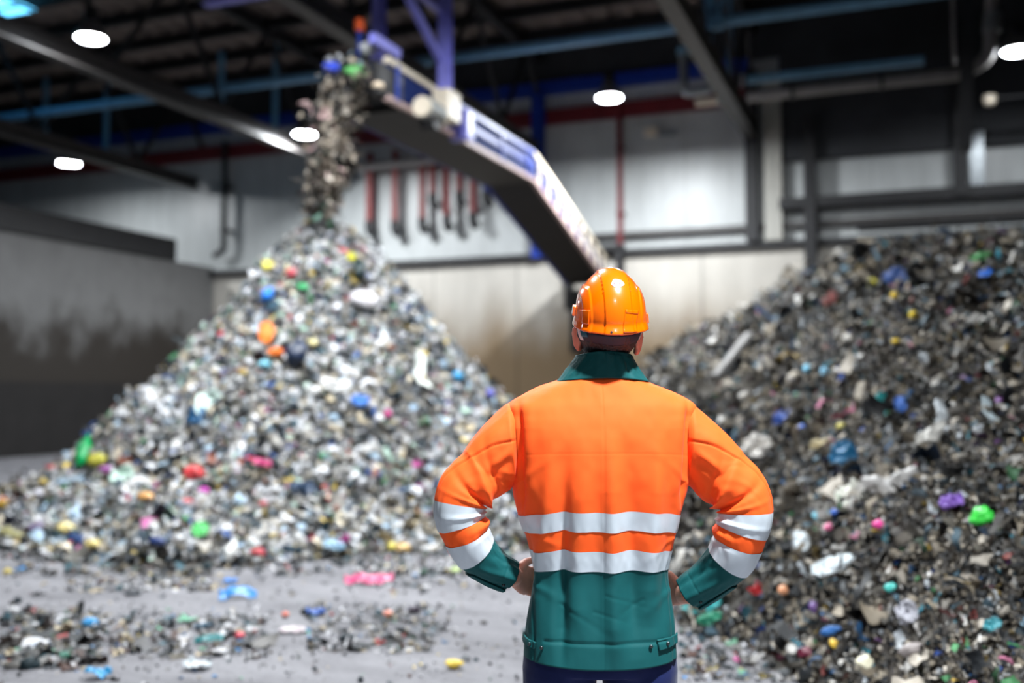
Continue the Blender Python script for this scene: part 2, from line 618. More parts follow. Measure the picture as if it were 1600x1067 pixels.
# white U bend left of the girder
uA, zA = on_plane_v(1068, 105, -3.0)
_, zB = on_plane_v(1075, 146, -3.0)
uC, _ = on_plane_v(1112, 144, -3.0)
t = thing_at('elbow_pipe', uA, -3.0, zB, 'short white pipe bending in an elbow left of the slanting girder', 'pipe')
MB().tube(elbow_path([(0, 0, zA - zB + 0.5), (0, 0, 0), (uC - uA, 0, 0.03)], 0.18), 0.1, 16).build('pipe', M['galv'], t, smooth=True)
MB().tube([(0, 0, zA - zB + 0.3), (0, 0, zA - zB + 0.42)], 0.14, 16).build('coupling', M['purlin_blue'], t, smooth=True)
uD, zD = on_plane_v(1108, 158, -2.6)
t = thing_at('pipe_stub', uD, -2.6, zD, 'small pale pipe stub lying under the white elbow pipe', 'pipe')
MB().tube([(-0.3, 0, 0), (0.35, 0, 0)], 0.09, 14).build('stub', M['cream_paint'], t, smooth=True)
MB().tube([(0.2, 0, 0), (0.27, 0, 0)], 0.13, 14).build('flange', M['galv'], t, smooth=True)
# rods at upper right
for px, y0, y1, v, r, lab in ((1491, 8, 100, -4.5, 0.035, 'thin grey rod hanging above the right end of the service pipe'),):
    ua, za = on_plane_v(px, y1, v)
    t = tag(shell(MB().tube([(ua, v, za), (ua, v, ROOF - 0.03)], r, 10), 'hanger_rod', M['grey_pipe'], kind=None, smooth=True), lab, 'rod')
ua, za = on_plane_v(1507, 235, -5.5)
ub, zb = on_plane_v(1524, 0, -5.5)
t = tag(shell(MB().ibeam((ua, -5.5, za), (ub, -5.5, ROOF - 0.02), 0.22, 0.22, 0.03, (0, 1, 0)), 'drop_post', M['dark_steel'], kind=None),
        'dark grey drop post crossing in front of the service pipe end', 'steel post')
# downpipe with elbow in the left corner
uA, zA = on_plane_v(351, 265, -0.3)
_, zB = on_plane_v(351, 392, -0.3)
t = thing_at('downpipe', uA, -0.3, zB, 'dark downpipe with an elbow foot on the back wall at left', 'pipe')
MB().tube(elbow_path([(0, 0, 3.3), (0, 0, 0), (-0.35, 0, -0.12)], 0.15), 0.085, 14).build('pipe', M['dark_steel'], t, smooth=True)
for z in (0.6, 1.9):
    MB().box(-0.12, 0.12, -0.05, 0.28, z, z + 0.06).build('bracket', M['dark_steel'], t)
# brownish-red riser
uA, zA = on_plane_v(967, 165, -0.25)
t = thing_at('riser_pipe', uA, -0.2, LEDGE + 0.06, 'thin dark red riser pipe on the wall beside the bright lamp', 'pipe')
MB().tube([(0, 0, 0), (0, 0, 3.9)], 0.075, 14).build('pipe', M['red_steel'], t, smooth=True)
for z in (0.9, 2.6):
    MB().box(-0.1, 0.1, -0.02, 0.18, z, z + 0.06).build('bracket', M['dark_steel'], t)
# pale square duct beside the right column
uA, _ = on_plane_v(1208, 300, -0.35)
t = thing_at('square_duct', uA, -0.22, LEDGE + 0.06, 'pale square duct standing on the ledge right of the dark column', 'duct')
MB().box(-0.2, 0.2, -0.16, 0.16, 0, 3.9).build('duct', M['cladding'], t, bevel=0.01)
for z in (1.3, 2.6):
    MB().box(-0.22, 0.22, -0.18, 0.18, z, z + 0.05).build('joint_flange', M['cladding'], t)
uA, _ = on_plane_v(1527, 280, -0.35)
t = thing_at('square_duct', uA, -0.2, 6.1, 'pale square duct on the dark ledge at far right, beside a dark column', 'duct')
MB().box(-0.15, 0.15, -0.14, 0.14, 0, 1.25).build('duct', M['galv'], t, bevel=0.01)
MB().box(-0.17, 0.17, -0.16, 0.16, 0.6, 0.65).build('joint_flange', M['galv'], t)
# bundle of red pipes under the conveyor
PIPES = ((577, 362, 'leftmost red drop pipe under the conveyor, nearest the falling waste'),
         (617, 362, 'second red drop pipe from the falling waste'),
         (660, 358, 'third red drop pipe from the falling waste, long'),
         (676, 320, 'short red drop pipe between the third and fourth long ones'),
         (698, 354, 'fourth long red drop pipe from the falling waste'),
         (718, 317, 'short red drop pipe between the fourth and fifth long ones'),
         (739, 350, 'rightmost of the long red drop pipes under the conveyor'),
         (760, 316, 'short dark drop pipe at the right end of the red pipe row'))
for px, yb, lab in PIPES:
    ua, zb = on_plane_v(px, yb, -0.35)
    t = thing_at('drop_pipe', ua, -0.35, zb, lab, 'pipe', 'red drop pipes on the back wall')
    MB().tube([(0, 0, 0.12), (0, 0, 8.2 - zb)], 0.1, 14).build('pipe', M['red_pipe'] if px < 750 else M['blue_steel'], t, smooth=True)
    MB().tube(elbow_path([(0, 0, 0.3), (0, 0, 0.02), (0.12, -0.02, -0.06)], 0.1), 0.125, 14).build('end_elbow', M['dark_steel'], t, smooth=True)
ua, za = on_plane_v(560, 262, -0.55)
ub, zb = on_plane_v(770, 236, -0.55)
tag(shell(MB().tube([(ua, -0.55, za), (ub, -0.55, za)], 0.12, 16), 'header_pipe', M['grey_pipe'], kind=None, smooth=True),
    'grey horizontal header pipe crossing the tops of the red drop pipes', 'pipe')
# pipes along the right ledge
ub, zb = on_plane_v(1340, 372, -0.4)
tag(shell(MB().tube([(ub, -0.4, LEDGE + 0.2), (33, -0.4, LEDGE + 0.2)], 0.06, 12), 'ledge_pipe', M['dark_steel'], kind=None, smooth=True),
    'dark pipe running along the wall ledge above the right heap', 'pipe')
# small floodlight and camera on the wall
ua, za = on_plane_v(1018, 208, -0.2)
t = thing_at('wall_floodlight', ua, -0.02, za, 'small pale floodlight fixed on the back wall right of the bright lamp', 'floodlight')
MB().box(-0.04, 0.04, -0.2, 0, -0.04, 0.04).build('bracket', M['galv'], t)
MB().box(-0.16, 0.16, -0.34, -0.18, -0.1, 0.12).build('housing', M['cream_paint'], t, bevel=0.02)
MB().box(0.2, 0.62, -0.2, -0.08, -0.12, -0.02).build('ballast_box', M['galv'], t, bevel=0.01)
ua, za = on_plane_v(1546, 156, -2.0)
t = thing_at('security_camera', ua, -2.0, za, 'small white dome fitting on a thin arm at far right, under the lamp', 'fitting')
MB().lathe([(0.02, -0.14), (0.1, -0.1), (0.13, 0), (0.13, 0.08), (0.04, 0.1)], 20).build('dome', M['cream_paint'], t, smooth=True)
MB().tube([(0.1, 0, 0.02), (2.5, 0, 0.02)], 0.03, 10).build('arm', M['dark_steel'], t, smooth=True)

# skylight strip at the upper left corner
u0, v0 = on_plane_z(0, 14, ROOF - 0.3)
u2, v2 = on_plane_z(52, 14, ROOF - 0.3)
mb = MB().box(u0 - 1.6, u2, v0 - 2.2, v0 + 0.35, ROOF - 0.32, ROOF - 0.28)
w = shell(mb, 'window_1', M['sky_glow'])
mb = MB()
for a in (0.0, 0.9, 1.8):
    mb.box(u2 - a - 0.05, u2 - a, v0 - 2.2, v0 + 0.35, ROOF - 0.36, ROOF - 0.3)
mb.box(u0 - 1.6, u2, v0 - 0.1, v0 - 0.04, ROOF - 0.36, ROOF - 0.3)
o = shell(mb, 'window_frame', M['dark_steel'], kind=None, parent=w)

# ------------------------------------------------------------------ high bay lamps
LAMP_PX = ((142, 60, 7.8, 'high bay lamp at upper left, over the lit girder'),
           (476, 210, 7.9, 'high bay lamp just left of the falling waste'),
           (102, 255, 8.0, 'small distant high bay lamp over the left push wall, one of a close pair'),
           (116, 256, 7.95, 'smaller right-hand lamp of the distant close pair over the left push wall'),
           (952, 153, 7.7, 'bright high bay lamp above and behind the hard hat, before the red wall band'),
           (1590, 80, 8.0, 'high bay lamp cut by the right edge of the picture'))


def disk_light(loc, power, size=0.5, col=(0.93, 0.97, 1.0), spread=PI):
    ld = bpy.data.lights.new('disk_light', 'AREA')
    ld.shape = 'DISK'
    ld.size = size
    ld.energy = power
    ld.color = col
    ld.spread = spread
    lo = bpy.data.objects.new('disk_light', ld)
    lo.location = loc
    COL.objects.link(lo)
    return lo


LAMP_POWER = (420, 480, 220, 0, 760, 90)
for i, (px, py, z, lab) in enumerate(LAMP_PX):
    uu, vv = on_plane_z(px, py, z)
    p = W(uu, vv, z)
    k = (0.27, 0.29, 0.22, 0.16, 0.28, 0.29)[i]
    t = empty('high_bay_lamp', p, RZ, lab, 'lamp', 'high bay lamps under the roof')
    MB().lathe([(k * 0.96, 0.0), (k, 0.02), (k * 0.92, 0.1), (k * 0.5, 0.26), (k * 0.42, 0.3)], 36).build('reflector', M['lamp_shell'], t, smooth=True)
    MB().lathe([(0.02, -0.05), (k * 0.5, -0.045), (k * 0.85, -0.02), (k * 0.93, 0.0), (k * 0.9, 0.012)], 36).build('lens', M['lamp_glow'], t, smooth=True)
    MB().lathe([(k * 0.42, 0.28), (k * 0.45, 0.32), (k * 0.45, 0.5), (k * 0.3, 0.56)], 24).build('driver_housing', M['dark_steel'], t, smooth=True)
    MB().tube([(0, 0, 0.54), (0, 0, ROOF - 0.3 - z)], 0.02, 8).build('hanger_rod', M['dark_steel'], t, smooth=True)
    if LAMP_POWER[i]:
        disk_light(p + Vector((0, 0, -0.09)), LAMP_POWER[i])

# ------------------------------------------------------------------ conveyor
CH = Vector((-1.8, 14.0, 0))           # right side, head end
cu, cv = (CH - CORNER).dot(D2), (CH - CORNER).dot(D1)
LH = 6.05                              # level run
LI = 5.15                              # inclined run
ZT, ZB = 6.27, 5.72
WD = 1.0
conv = thing_at('conveyor', cu, cv, 0, 'blue inclined conveyor under the roof discharging waste onto the tall pile', 'conveyor')
conv['category'] = 'conveyor'
DZ = -1.5                              # fall over the inclined run
pA, pB, pC = (0, 0), (LH, 0), (LH + LI, DZ)    # (along, z offset)


def run(z):
    return [(s, z + dz) for s, dz in (pA, pB, pC)]


for side, x in (('r', 0.0), ('l', -WD)):
    (a0, z0), (a1, z1), (a2, z2) = run(ZT)
    near = x == 0.0
    # level run: top rail, middle rail, bottom rail, web plate
    MB().bar((x, 0.0, z0), (x, 1.9, z1), 0.09, 0.09).build('top_rail', M['cream_paint'] if near else M['blue_steel'], conv, bevel=0.008)
    MB().bar((x, 1.9, z0), (x, a1, z1), 0.09, 0.09).build('top_rail', M['blue_steel'], conv, bevel=0.008)
    MB().bar((x, -0.0, ZB), (x, a1, ZB), 0.1, 0.08).build('bottom_rail', M['pink_rail'] if near else M['blue_steel'], conv, bevel=0.008)
    MB().bar((x, 1.4, ZB + 0.3), (x, a1, ZB + 0.3), 0.07, 0.1).build('middle_rail', M['blue_steel'], conv, bevel=0.008)
    MB().box(x - 0.012, x + 0.012, 0.0, a1, ZB, ZB + 0.5).build('side_plate', M['navy_plate'], conv)
    for k in range(5):
        s = 0.3 + k * 1.35
        MB().box(x - 0.05, x + 0.05, s - 0.04, s + 0.04, ZB, ZT).build('upright', M['blue_steel'], conv)
    # inclined run
    MB().bar((x, a1, z1), (x, a2, z2), 0.1, 0.1).build('top_rail', M['cream_paint'] if near else M['blue_steel'], conv, bevel=0.008)
    MB().bar((x, a1, ZB), (x, a2, ZB + DZ), 0.1, 0.09).build('bottom_rail', M['pink_rail'] if near else M['blue_steel'], conv, bevel=0.008)
    mb = MB().bar((x, a1, (ZT + ZB) / 2 - 0.06), (x, a2, (ZT + ZB) / 2 + DZ - 0.06), 0.024, 0.38)
    mb.build('side_plate', M['navy_plate'], conv)
    n = 9
    for k in range(n):
        f = (k + 0.5) / n
        s = a1 + f * (a2 - a1)
        z = ZT + DZ * f
        MB().box(x - 0.05, x + 0.05, s - 0.05, s + 0.05, z - 0.5, z).build('upright', M['cream_paint'] if near else M['blue_steel'], conv)
# belt carrying strand, return strand and closed underside
mb = MB()
for z in (ZB + 0.36, ZB + 0.06):
    mb.bar((-WD / 2, -0.1, z), (-WD / 2, LH, z), WD - 0.14, 0.03)
    mb.bar((-WD / 2, LH, z), (-WD / 2, LH + LI, z + DZ), WD - 0.14, 0.03)
mb.build('belt', M['belt'], conv)
mb = MB()
mb.bar((-WD / 2, 0.5, ZB - 0.03), (-WD / 2, LH, ZB - 0.03), WD - 0.02, 0.03)
mb.bar((-WD / 2, LH, ZB - 0.03), (-WD / 2, LH + LI, ZB - 0.03 + DZ), WD - 0.02, 0.03)
mb.build('underside_plate', M['dark_steel'], conv)
MB().tube([(-WD + 0.06, -0.05, ZB + 0.21), (-0.06, -0.05, ZB + 0.21)], 0.2, 24).build('head_pulley', M['dark_steel'], conv, smooth=True)
for k in range(7):
    s = 0.8 + k * 0.85
    MB().tube([(-WD + 0.05, s, ZB + 0.28), (-0.05, s, ZB + 0.28)], 0.06, 12).build('idler_roller', M['galv'], conv, smooth=True)
# drive unit on the right side
ug, zg = 0.0, ZB
MB().box(0.06, 0.36, 1.35, 1.8, ZB + 0.02, ZB + 0.5).build('gearbox', M['cream_paint'], conv, bevel=0.03)
o = MB().tube([(0.2, 0.72, ZB + 0.05), (0.2, 1.4, ZB + 0.05)], 0.15, 20).build('motor', M['cream_paint'], conv, smooth=True)
mb = MB()
for k in range(6):
    mb.tube([(0.2, 0.8 + k * 0.09, ZB + 0.05), (0.2, 0.83 + k * 0.09, ZB + 0.05)], 0.17, 20)
mb.build('cooling_fin', M['galv'], o, smooth=True)
MB().tube([(0.06, 1.05, ZB - 0.1), (0.3, 1.05, ZB - 0.1)], 0.13, 18).build('drive_wheel', M['dark_steel'], conv, smooth=True)
MB().box(-0.06, 0.28, 2.25, 2.45, ZB - 0.08, ZB + 0.42).build('bearing_block', M['violet_steel'], conv, bevel=0.02)
MB().box(-0.1, 0.02, -0.25, 0.5, ZB + 0.0, ZB + 0.45).build('head_plate', M['dark_steel'], conv, bevel=0.01)
MB().bar((0.0, -0.4, ZT + 0.18), (0.0, 0.35, ZT + 0.18), 0.1, 0.14).build('guard_bar', M['violet_steel'], conv)
MB().tube([(-0.55, 0.2, ZT + 0.55), (-0.55, 0.2, ZT + 0.72)], 0.07, 16).build('warning_beacon', plain('beacon_orange', (230, 90, 30), rough=0.3), conv, smooth=True)
MB().bar((-0.55, 0.2, ZT), (-0.55, 0.2, ZT + 0.55), 0.05, 0.05, (1, 0, 0)).build('beacon_post', M['blue_steel'], conv)
# hanger frame carrying the conveyor from the roof
hang = thing_at('conveyor_hanger', cu, cv + 1.75, 6.3, 'violet steel hanger frame holding the conveyor head to the roof', 'hanger frame')
for x in (0.1, -WD - 0.1):
    MB().ibeam((x, 0, -0.5), (x, 0, 2.05), 0.18, 0.18, 0.025, (0, 1, 0)).build('post', M['violet_steel'], hang)
MB().ibeam((-4.6, 0, 2.15), (1.6, 0, 2.15), 0.2, 0.22, 0.025).build('cross_beam', M['violet_steel'], hang)
for x in (-0.05,):
    MB().bar((x + 0.1, -1.2, 1.1), (x + 0.1, 0, 0.45), 0.09, 0.12).build('brace', M['violet_steel'], hang)
MB().bar((0.08, -1.6, 1.25), (0.08, 0, 1.25), 0.09, 0.1).build('strut', M['violet_steel'], hang)
for x in (-4.4, 1.4):
    MB().bar((x, 0, 2.2), (x, 0, ROOF - 6.35), 0.1, 0.1, (0, 1, 0)).build('top_hanger', M['blue_steel'], hang)
# dark sleeve where the conveyor comes through the back wall
ue = cu - WD / 2
sl = thing_at('wall_chute', ue, -0.02, 0, 'dark steel chute frame where the conveyor meets the back wall', 'chute')
z_ = ZB + DZ
mb = MB()
mb.box(-0.75, -0.6, -0.5, 0, z_ - 0.6, z_ + 1.0).box(0.6, 0.75, -0.5, 0, z_ - 0.6, z_ + 1.0)
mb.box(-0.75, 0.75, -0.5, 0, z_ + 0.85, z_ + 1.0)
mb.build('frame', M['dark_steel'], sl)
MB().box(-0.62, 0.62, -0.45, -0.05, z_ - 1.7, z_ - 0.1).build('apron', M['dull_black'], sl)
# support trestle on the floor under the bend
ub = cu - WD / 2

# ------------------------------------------------------------------ noise on arrays
_tab = np.random.default_rng(99).random(65536)


def _h(ix, iy, iz):
    return _tab[(ix * 73856093 ^ iy * 19349663 ^ iz * 83492791) & 65535]


def vnoise(x, y, z=0.0):
    x, y, z = np.broadcast_arrays(np.asarray(x, float), np.asarray(y, float), np.asarray(z, float))
    ix, iy, iz = np.floor(x).astype(np.int64), np.floor(y).astype(np.int64), np.floor(z).astype(np.int64)
    fx, fy, fz = x - ix, y - iy, z - iz
    fx, fy, fz = fx * fx * (3 - 2 * fx), fy * fy * (3 - 2 * fy), fz * fz * (3 - 2 * fz)
    def l(a, b, t): return a + (b - a) * t
    r = []
    for dz in (0, 1):
        a = l(_h(ix, iy, iz + dz), _h(ix + 1, iy, iz + dz), fx)
        b = l(_h(ix, iy + 1, iz + dz), _h(ix + 1, iy + 1, iz + dz), fx)
        r.append(l(a, b, fy))
    return l(r[0], r[1], fz) * 2 - 1


def fbm(x, y, z=0.0, oct=4):
    s, a, f = 0.0, 1.0, 1.0
    for _ in range(oct):
        s = s + a * vnoise(x * f, y * f, z * f + 3.7 * f)
        a *= 0.5; f *= 2.03
    return s


# ------------------------------------------------------------------ heap shapes
HC = (-2.75, 14.6)


def main_h(x, y):
    dx, dy = x - HC[0], y - HC[1]
    r = np.hypot(dx, dy)
    az = np.arctan2(dy, dx)                       # 0 = right, pi = left, -pi/2 = camera
    k = 1.0 - 0.14 * np.clip(np.cos(az), 0, 1) - 0.13 * np.clip(-np.cos(az), 0, 1) + 0.06 * np.clip(-np.sin(az), 0, 1)
    k = k * (1 + 0.04 * np.sin(3 * az + 1.0) + 0.03 * np.sin(7 * az))
    h = np.interp(r / k, [0, 0.25, 0.5, 1.03, 1.7, 2.3, 2.9, 3.4, 3.8, 4.4, 5.0, 5.4, 9], [4.08, 4.0, 3.85, 3.32, 2.5, 1.92, 1.36, 0.86, 0.5, 0.25, 0.1, -0.03, -0.3])
    h = h + fbm(x * 1.1, y * 1.1, 2.0) * 0.12 * np.clip(h, 0, 1) + fbm(x * 2.6, y * 2.6, 5.0, 4) * 0.085 * np.clip(h * 2, 0, 1)
    # low tail of waste to the left front
    t1 = 0.42 * np.exp(-((x + 6.0) / 1.5) ** 2 - ((y - 11.6) / 0.95) ** 2)
    t2 = 0.3 * np.exp(-((x + 8.2) / 1.6) ** 2 - ((y - 12.6) / 0.9) ** 2)
    t3 = 0.22 * np.exp(-((x + 0.6) / 1.3) ** 2 - ((y - 10.6) / 1.0) ** 2)
    t = t1 + t2 + t3 - 0.06
    return np.maximum(h, t)


def right_h(x, y):
    toe = np.interp(y, [2.5, 4.4, 5.4, 6.3, 7.3, 9, 11, 14, 17, 20, 23, 26], [2.3, 1.85, 1.62, 1.38, 1.15, 1.08, 1.1, 1.2, 1.1, 0.9, 0.8, 1.2])
    cap = np.interp(y, [2.0, 3, 5, 7, 10, 12, 13.5, 15, 17, 20, 22, 24, 25.5], [0.5, 1.6, 2.2, 2.5, 2.85, 3.05, 3.6, 3.5, 3.1, 3.0, 2.3, 1.3, 0.7])
    dc = np.interp(y, [3, 8, 12, 14, 17, 25], [3.6, 4.0, 4.3, 4.6, 4.1, 4.0])
    d = x - toe + fbm(x * 0.9, y * 0.9, 8.0) * 0.16
    q = np.clip(d / dc, -0.4, 1)
    h = np.where(q > 0, cap * (1 - (1 - np.clip(q, 0, 1)) ** 1.75), q * 0.6)
    bump = fbm(x * 0.9 + 5, y * 0.9, 1.0) * 0.2 + fbm(x * 2.1, y * 2.1, 4.0, 4) * 0.15
    return h + bump * np.clip(h, 0, 1)


def heap_h(x, y):
    return np.maximum(main_h(x, y), right_h(x, y))


def normal_at(fn, x, y, e=0.06):
    hx = (fn(x + e, y) - fn(x - e, y)) / (2 * e)
    hy = (fn(x, y + e) - fn(x, y - e)) / (2 * e)
    n = np.stack([-hx, -hy, np.ones_like(hx)], -1)
    return n / np.linalg.norm(n, axis=-1, keepdims=True)


def hit(px, py, y0=2.2, y1=27.0):
    """where the sight line through a photo pixel first meets the heaps or the floor"""
    d = ray(px, py)
    ys = np.linspace(y0, y1, 5000)
    xs = d.x * ys
    zs = CAM_Z + d.z * ys
    g = np.maximum(heap_h(xs, ys), 0.0)
    k = np.argmax(zs <= g)
    if zs[k] > g[k]:
        k = len(ys) - 1
    return Vector((float(xs[k]), float(ys[k]), float(g[k])))


# ------------------------------------------------------------------ scraps
def grid_faces(nu, nv):
    q = []
    for i in range(nu - 1):
        for j in range(nv - 1):
            a = i * nv + j
            q.append((a, a + 1, a + nv + 1, a + nv))
    return np.array(q)


def proto_sheet(r, nu=4, nv=4, crump=0.22):
    u, v = np.meshgrid(np.linspace(-.5, .5, nu), np.linspace(-.5, .5, nv), indexing='ij')
    as_ = r.uniform(0.45, 1.0)
    P = np.stack([u, v * as_, np.zeros_like(u)], -1).reshape(-1, 3)
    P[:, :2] += r.normal(0, 0.075, (len(P), 2))
    P[:, 2] += r.normal(0, crump * 0.45, len(P))
    c = r.uniform(-1.2, 1.2)
    P[:, 2] += c * (P[:, 0] ** 2) + r.uniform(-.9, .9) * P[:, 0] * P[:, 1] * 2
    return P, grid_faces(nu, nv)


def proto_strip(r):
    nu, nv = 8, 2
    u, v = np.meshgrid(np.linspace(-.5, .5, nu), np.linspace(-.5, .5, nv), indexing='ij')
    w = r.uniform(0.08, 0.26)
    P = np.stack([u, v * w, np.zeros_like(u)], -1).reshape(-1, 3)
    ph, am = r.uniform(0, 6), r.uniform(0.05, 0.2)
    P[:, 2] += am * np.sin(P[:, 0] * r.uniform(4, 9) + ph) + r.normal(0, 0.03, len(P))
    P[:, 1] += r.uniform(-.5, .5) * P[:, 0] ** 2 * 2 + r.normal(0, 0.02, len(P))
    tw = r.uniform(-2.5, 2.5) * P[:, 0]
    y, z = P[:, 1].copy(), P[:, 2].copy()
    P[:, 1] = y * np.cos(tw) - z * np.sin(tw)
    P[:, 2] = y * np.sin(tw) + z * np.cos(tw)
    return P, grid_faces(nu, nv)


def ball_grid(nu, nv):
    """closed-ish ball as a quad grid wrapped around"""
    V, Q = [], []
    for i in range(nu + 1):
        th = PI * (0.02 + 0.96 * i / nu)
        for j in range(nv):
            ph = 2 * PI * j / nv
            V.append((math.sin(th) * math.cos(ph), math.sin(th) * math.sin(ph), math.cos(th)))
    for i in range(nu):
        for j in range(nv):
            k = (j + 1) % nv
            Q.append((i * nv + j, (i + 1) * nv + j, (i + 1) * nv + k, i * nv + k))
    return np.array(V), np.array(Q)


def proto_lump(r):
    V, Q = ball_grid(3, 6)
    V = V * 0.5 * np.array([1, r.uniform(0.5, 0.9), r.uniform(0.35, 0.7)])
    V = V * (1 + r.normal(0, 0.17, (len(V), 1))) + r.normal(0, 0.045, V.shape)
    return V, Q


PROTO = []
_r = np.random.default_rng(21)
for _ in range(16): PROTO.append(proto_sheet(_r))
for _ in range(10): PROTO.append(proto_strip(_r))
for _ in range(10): PROTO.append(proto_lump(_r))
P_SHEET, P_STRIP, P_LUMP = range(0, 16), range(16, 26), range(26, 36)


def palette(spec):
    cols, w = zip(*spec)
    return np.array([lin(c)[:3] for c in cols]), np.array(w, float) / sum(w)


PAL_MAIN = palette([((228, 230, 236), 26), ((200, 200, 200), 15), ((176, 172, 166), 14), ((226, 214, 192), 6), ((198, 184, 156), 4),
                    ((120, 118, 112), 10), ((70, 76, 80), 9), ((30, 44, 52), 9), ((44, 78, 92), 3), ((176, 202, 224), 7),
                    ((52, 96, 170), 1.6), ((30, 70, 130), 1.4), ((150, 96, 80), 1.6), ((200, 70, 80), 0.9), ((200, 90, 160), 0.6),
                    ((226, 196, 90), 1.8), ((80, 160, 110), 1.2), ((190, 220, 205), 3)])
PAL_RIGHT = palette([((180, 172, 160), 13), ((146, 136, 120), 15), ((112, 104, 92), 15), ((76, 72, 66), 13), ((40, 42, 44), 14),
                     ((24, 28, 32), 8), ((210, 208, 204), 7), ((170, 176, 182), 5), ((96, 124, 140), 3), ((40, 80, 120), 2),
                     ((30, 62, 130), 1.2), ((60, 140, 160), 1.2), ((190, 160, 70), 1.0), ((120, 50, 44), 1.2), ((70, 130, 84), 1.0),
                     ((196, 120, 150), 0.5), ((112, 70, 130), 0.4)])
PAL_FLOOR = palette([((70, 74, 78), 12), ((40, 52, 60), 12), ((120, 118, 116), 10), ((206, 206, 210), 12), ((180, 166, 140), 7),
                     ((48, 84, 96), 4), ((60, 130, 190), 2), ((90, 60, 50), 4), ((190, 70, 70), 1), ((200, 180, 90), 1.2), ((110, 170, 140), 1.5)])


def scatter(name, P, Nn, S, mat, pal, mix=(0.5, 0.25, 0.25), tilt=0.55, r=rng, lift=0.3, dirt=0.25):
    """one mesh holding a drift of scraps nobody could count"""
    n = len(P)
    cols, w = pal
    ci = r.choice(len(cols), n, p=w)
    kind = r.choice(3, n, p=np.array(mix) / sum(mix))
    Vs, Qs, Cs, off = [], [], [], 0
    # orientation frames
    nn = Nn + r.normal(0, tilt, Nn.shape)
    nn /= np.linalg.norm(nn, axis=1, keepdims=True)
    t = r.normal(0, 1, nn.shape)
    t -= nn * (t * nn).sum(1, keepdims=True)
    t /= np.linalg.norm(t, axis=1, keepdims=True)
    b = np.cross(nn, t)
    pid = np.where(kind == 0, r.integers(0, 16, n), np.where(kind == 1, r.integers(16, 26, n), r.integers(26, 36, n)))
    val = r.uniform(0.62, 1.12, n)
    # soil clings in patches: some areas are mostly dark, wet or earthy pieces
    soil = fbm(P[:, 0] * 1.5 + 9, P[:, 1] * 1.5, P[:, 2] * 1.5, 4)
    val = val * np.where(r.uniform(0, 1, n) < np.clip(dirt + 0.5 * soil, 0.03, 0.75), r.uniform(0.15, 0.5, n), 1.0)
    for k in range(len(PROTO)):
        idx = np.where(pid == k)[0]
        if not len(idx): continue
        PV, PQ = PROTO[k]
        s = S[idx] * (1.7 if k in P_STRIP else 1.0)
        X = (PV[None, :, 0, None] * t[idx, None, :] + PV[None, :, 1, None] * b[idx, None, :] + PV[None, :, 2, None] * nn[idx, None, :]) * s[:, None, None]
        X = X + P[idx, None, :] + Nn[idx, None, :] * (s * lift * r.uniform(0, 1, len(idx)))[:, None, None]
        m = len(PV)
        Vs.append(X.reshape(-1, 3))
        q = PQ[None] + (np.arange(len(idx)) * m)[:, None, None] + off
        Qs.append(q.reshape(-1, 4))
        c = np.clip(cols[ci[idx]] * val[idx, None], 0, 0.95)
        Cs.append(np.repeat(c, m, axis=0))
        off += len(idx) * m
    return np.concatenate(Vs), np.concatenate(Qs), np.concatenate(Cs)


def stuff_mesh(name, parts, mat, label, cat):
    V, Q, C, off = [], [], [], 0
    for v, q, c in parts:
        V.append(v); Q.append(np.asarray(q) + off); C.append(c); off += len(v)
    V, Q, C = np.concatenate(V), np.concatenate(Q), np.concatenate(C)
    V[:, 2] = np.maximum(V[:, 2], 0.002)
    me = fast_mesh(name, V, quads=Q)
    at_ = me.color_attributes.new('Col', 'FLOAT_COLOR', 'POINT')
    at_.data.foreach_set('color', np.concatenate([C, np.ones((len(C), 1))], 1).astype(np.float32).ravel())
    o = mesh_obj(name, me, mat, smooth=True)
    return tag(o, label, cat, kind='stuff')


def base_grid(fn, x0, x1, y0, y1, st, rgb, keep):
    xs, ys = np.arange(x0, x1, st), np.arange(y0, y1, st)
    X, Y = np.meshgrid(xs, ys, indexing='ij')
    Z = fn(X, Y) + fbm(X * 9, Y * 9, 3.0, 3) * 0.03 - 0.03
    V = np.stack([X, Y, Z], -1).reshape(-1, 3)
    q = grid_faces(len(xs), len(ys))[:, ::-1]
    zq = Z.ravel()[q].max(1)
    q = q[zq > 0.0]
    vv = ((V[:, 0] - CORNER.x) * D1.x + (V[:, 1] - CORNER.y) * D1.y)[q].max(1)
    q = q[vv < -0.65]
    c = np.array(lin(rgb)[:3]) * (0.7 + 0.5 * np.random.default_rng(3).random((len(V), 1)))
    return V, q, c


# tall pile
r1 = np.random.default_rng(5)
n = 82000
az = r1.uniform(-PI * 1.12, PI * 0.12, n)
rad = 5.7 * np.sqrt(r1.uniform(0, 1, n))
x, y = HC[0] + rad * np.cos(az), HC[1] + rad * np.sin(az)
n2 = 18000
x = np.concatenate([x, r1.uniform(-10.5, 1.2, n2)]); y = np.concatenate([y, r1.uniform(9.0, 13.8, n2)])
h = main_h(x, y)
k = h > 0.015
x, y, h = x[k], y[k], h[k]
Pm = np.stack([x, y, h], -1)
Nm = normal_at(main_h, x, y)
Sm = np.clip(r1.lognormal(math.log(0.05), 0.55, len(x)), 0.02, 0.2)
parts = [base_grid(main_h, -11, 3.2, 8.6, 20.5, 0.09, (84, 80, 76), None), scatter('m', Pm, Nm, Sm, None, PAL_MAIN, (0.6, 0.22, 0.18), 0.6, r1, dirt=0.12)]
stuff_mesh('waste_pile', parts, M['scrap'], 'tall pale cone of shredded household waste under the conveyor head', 'waste heap')

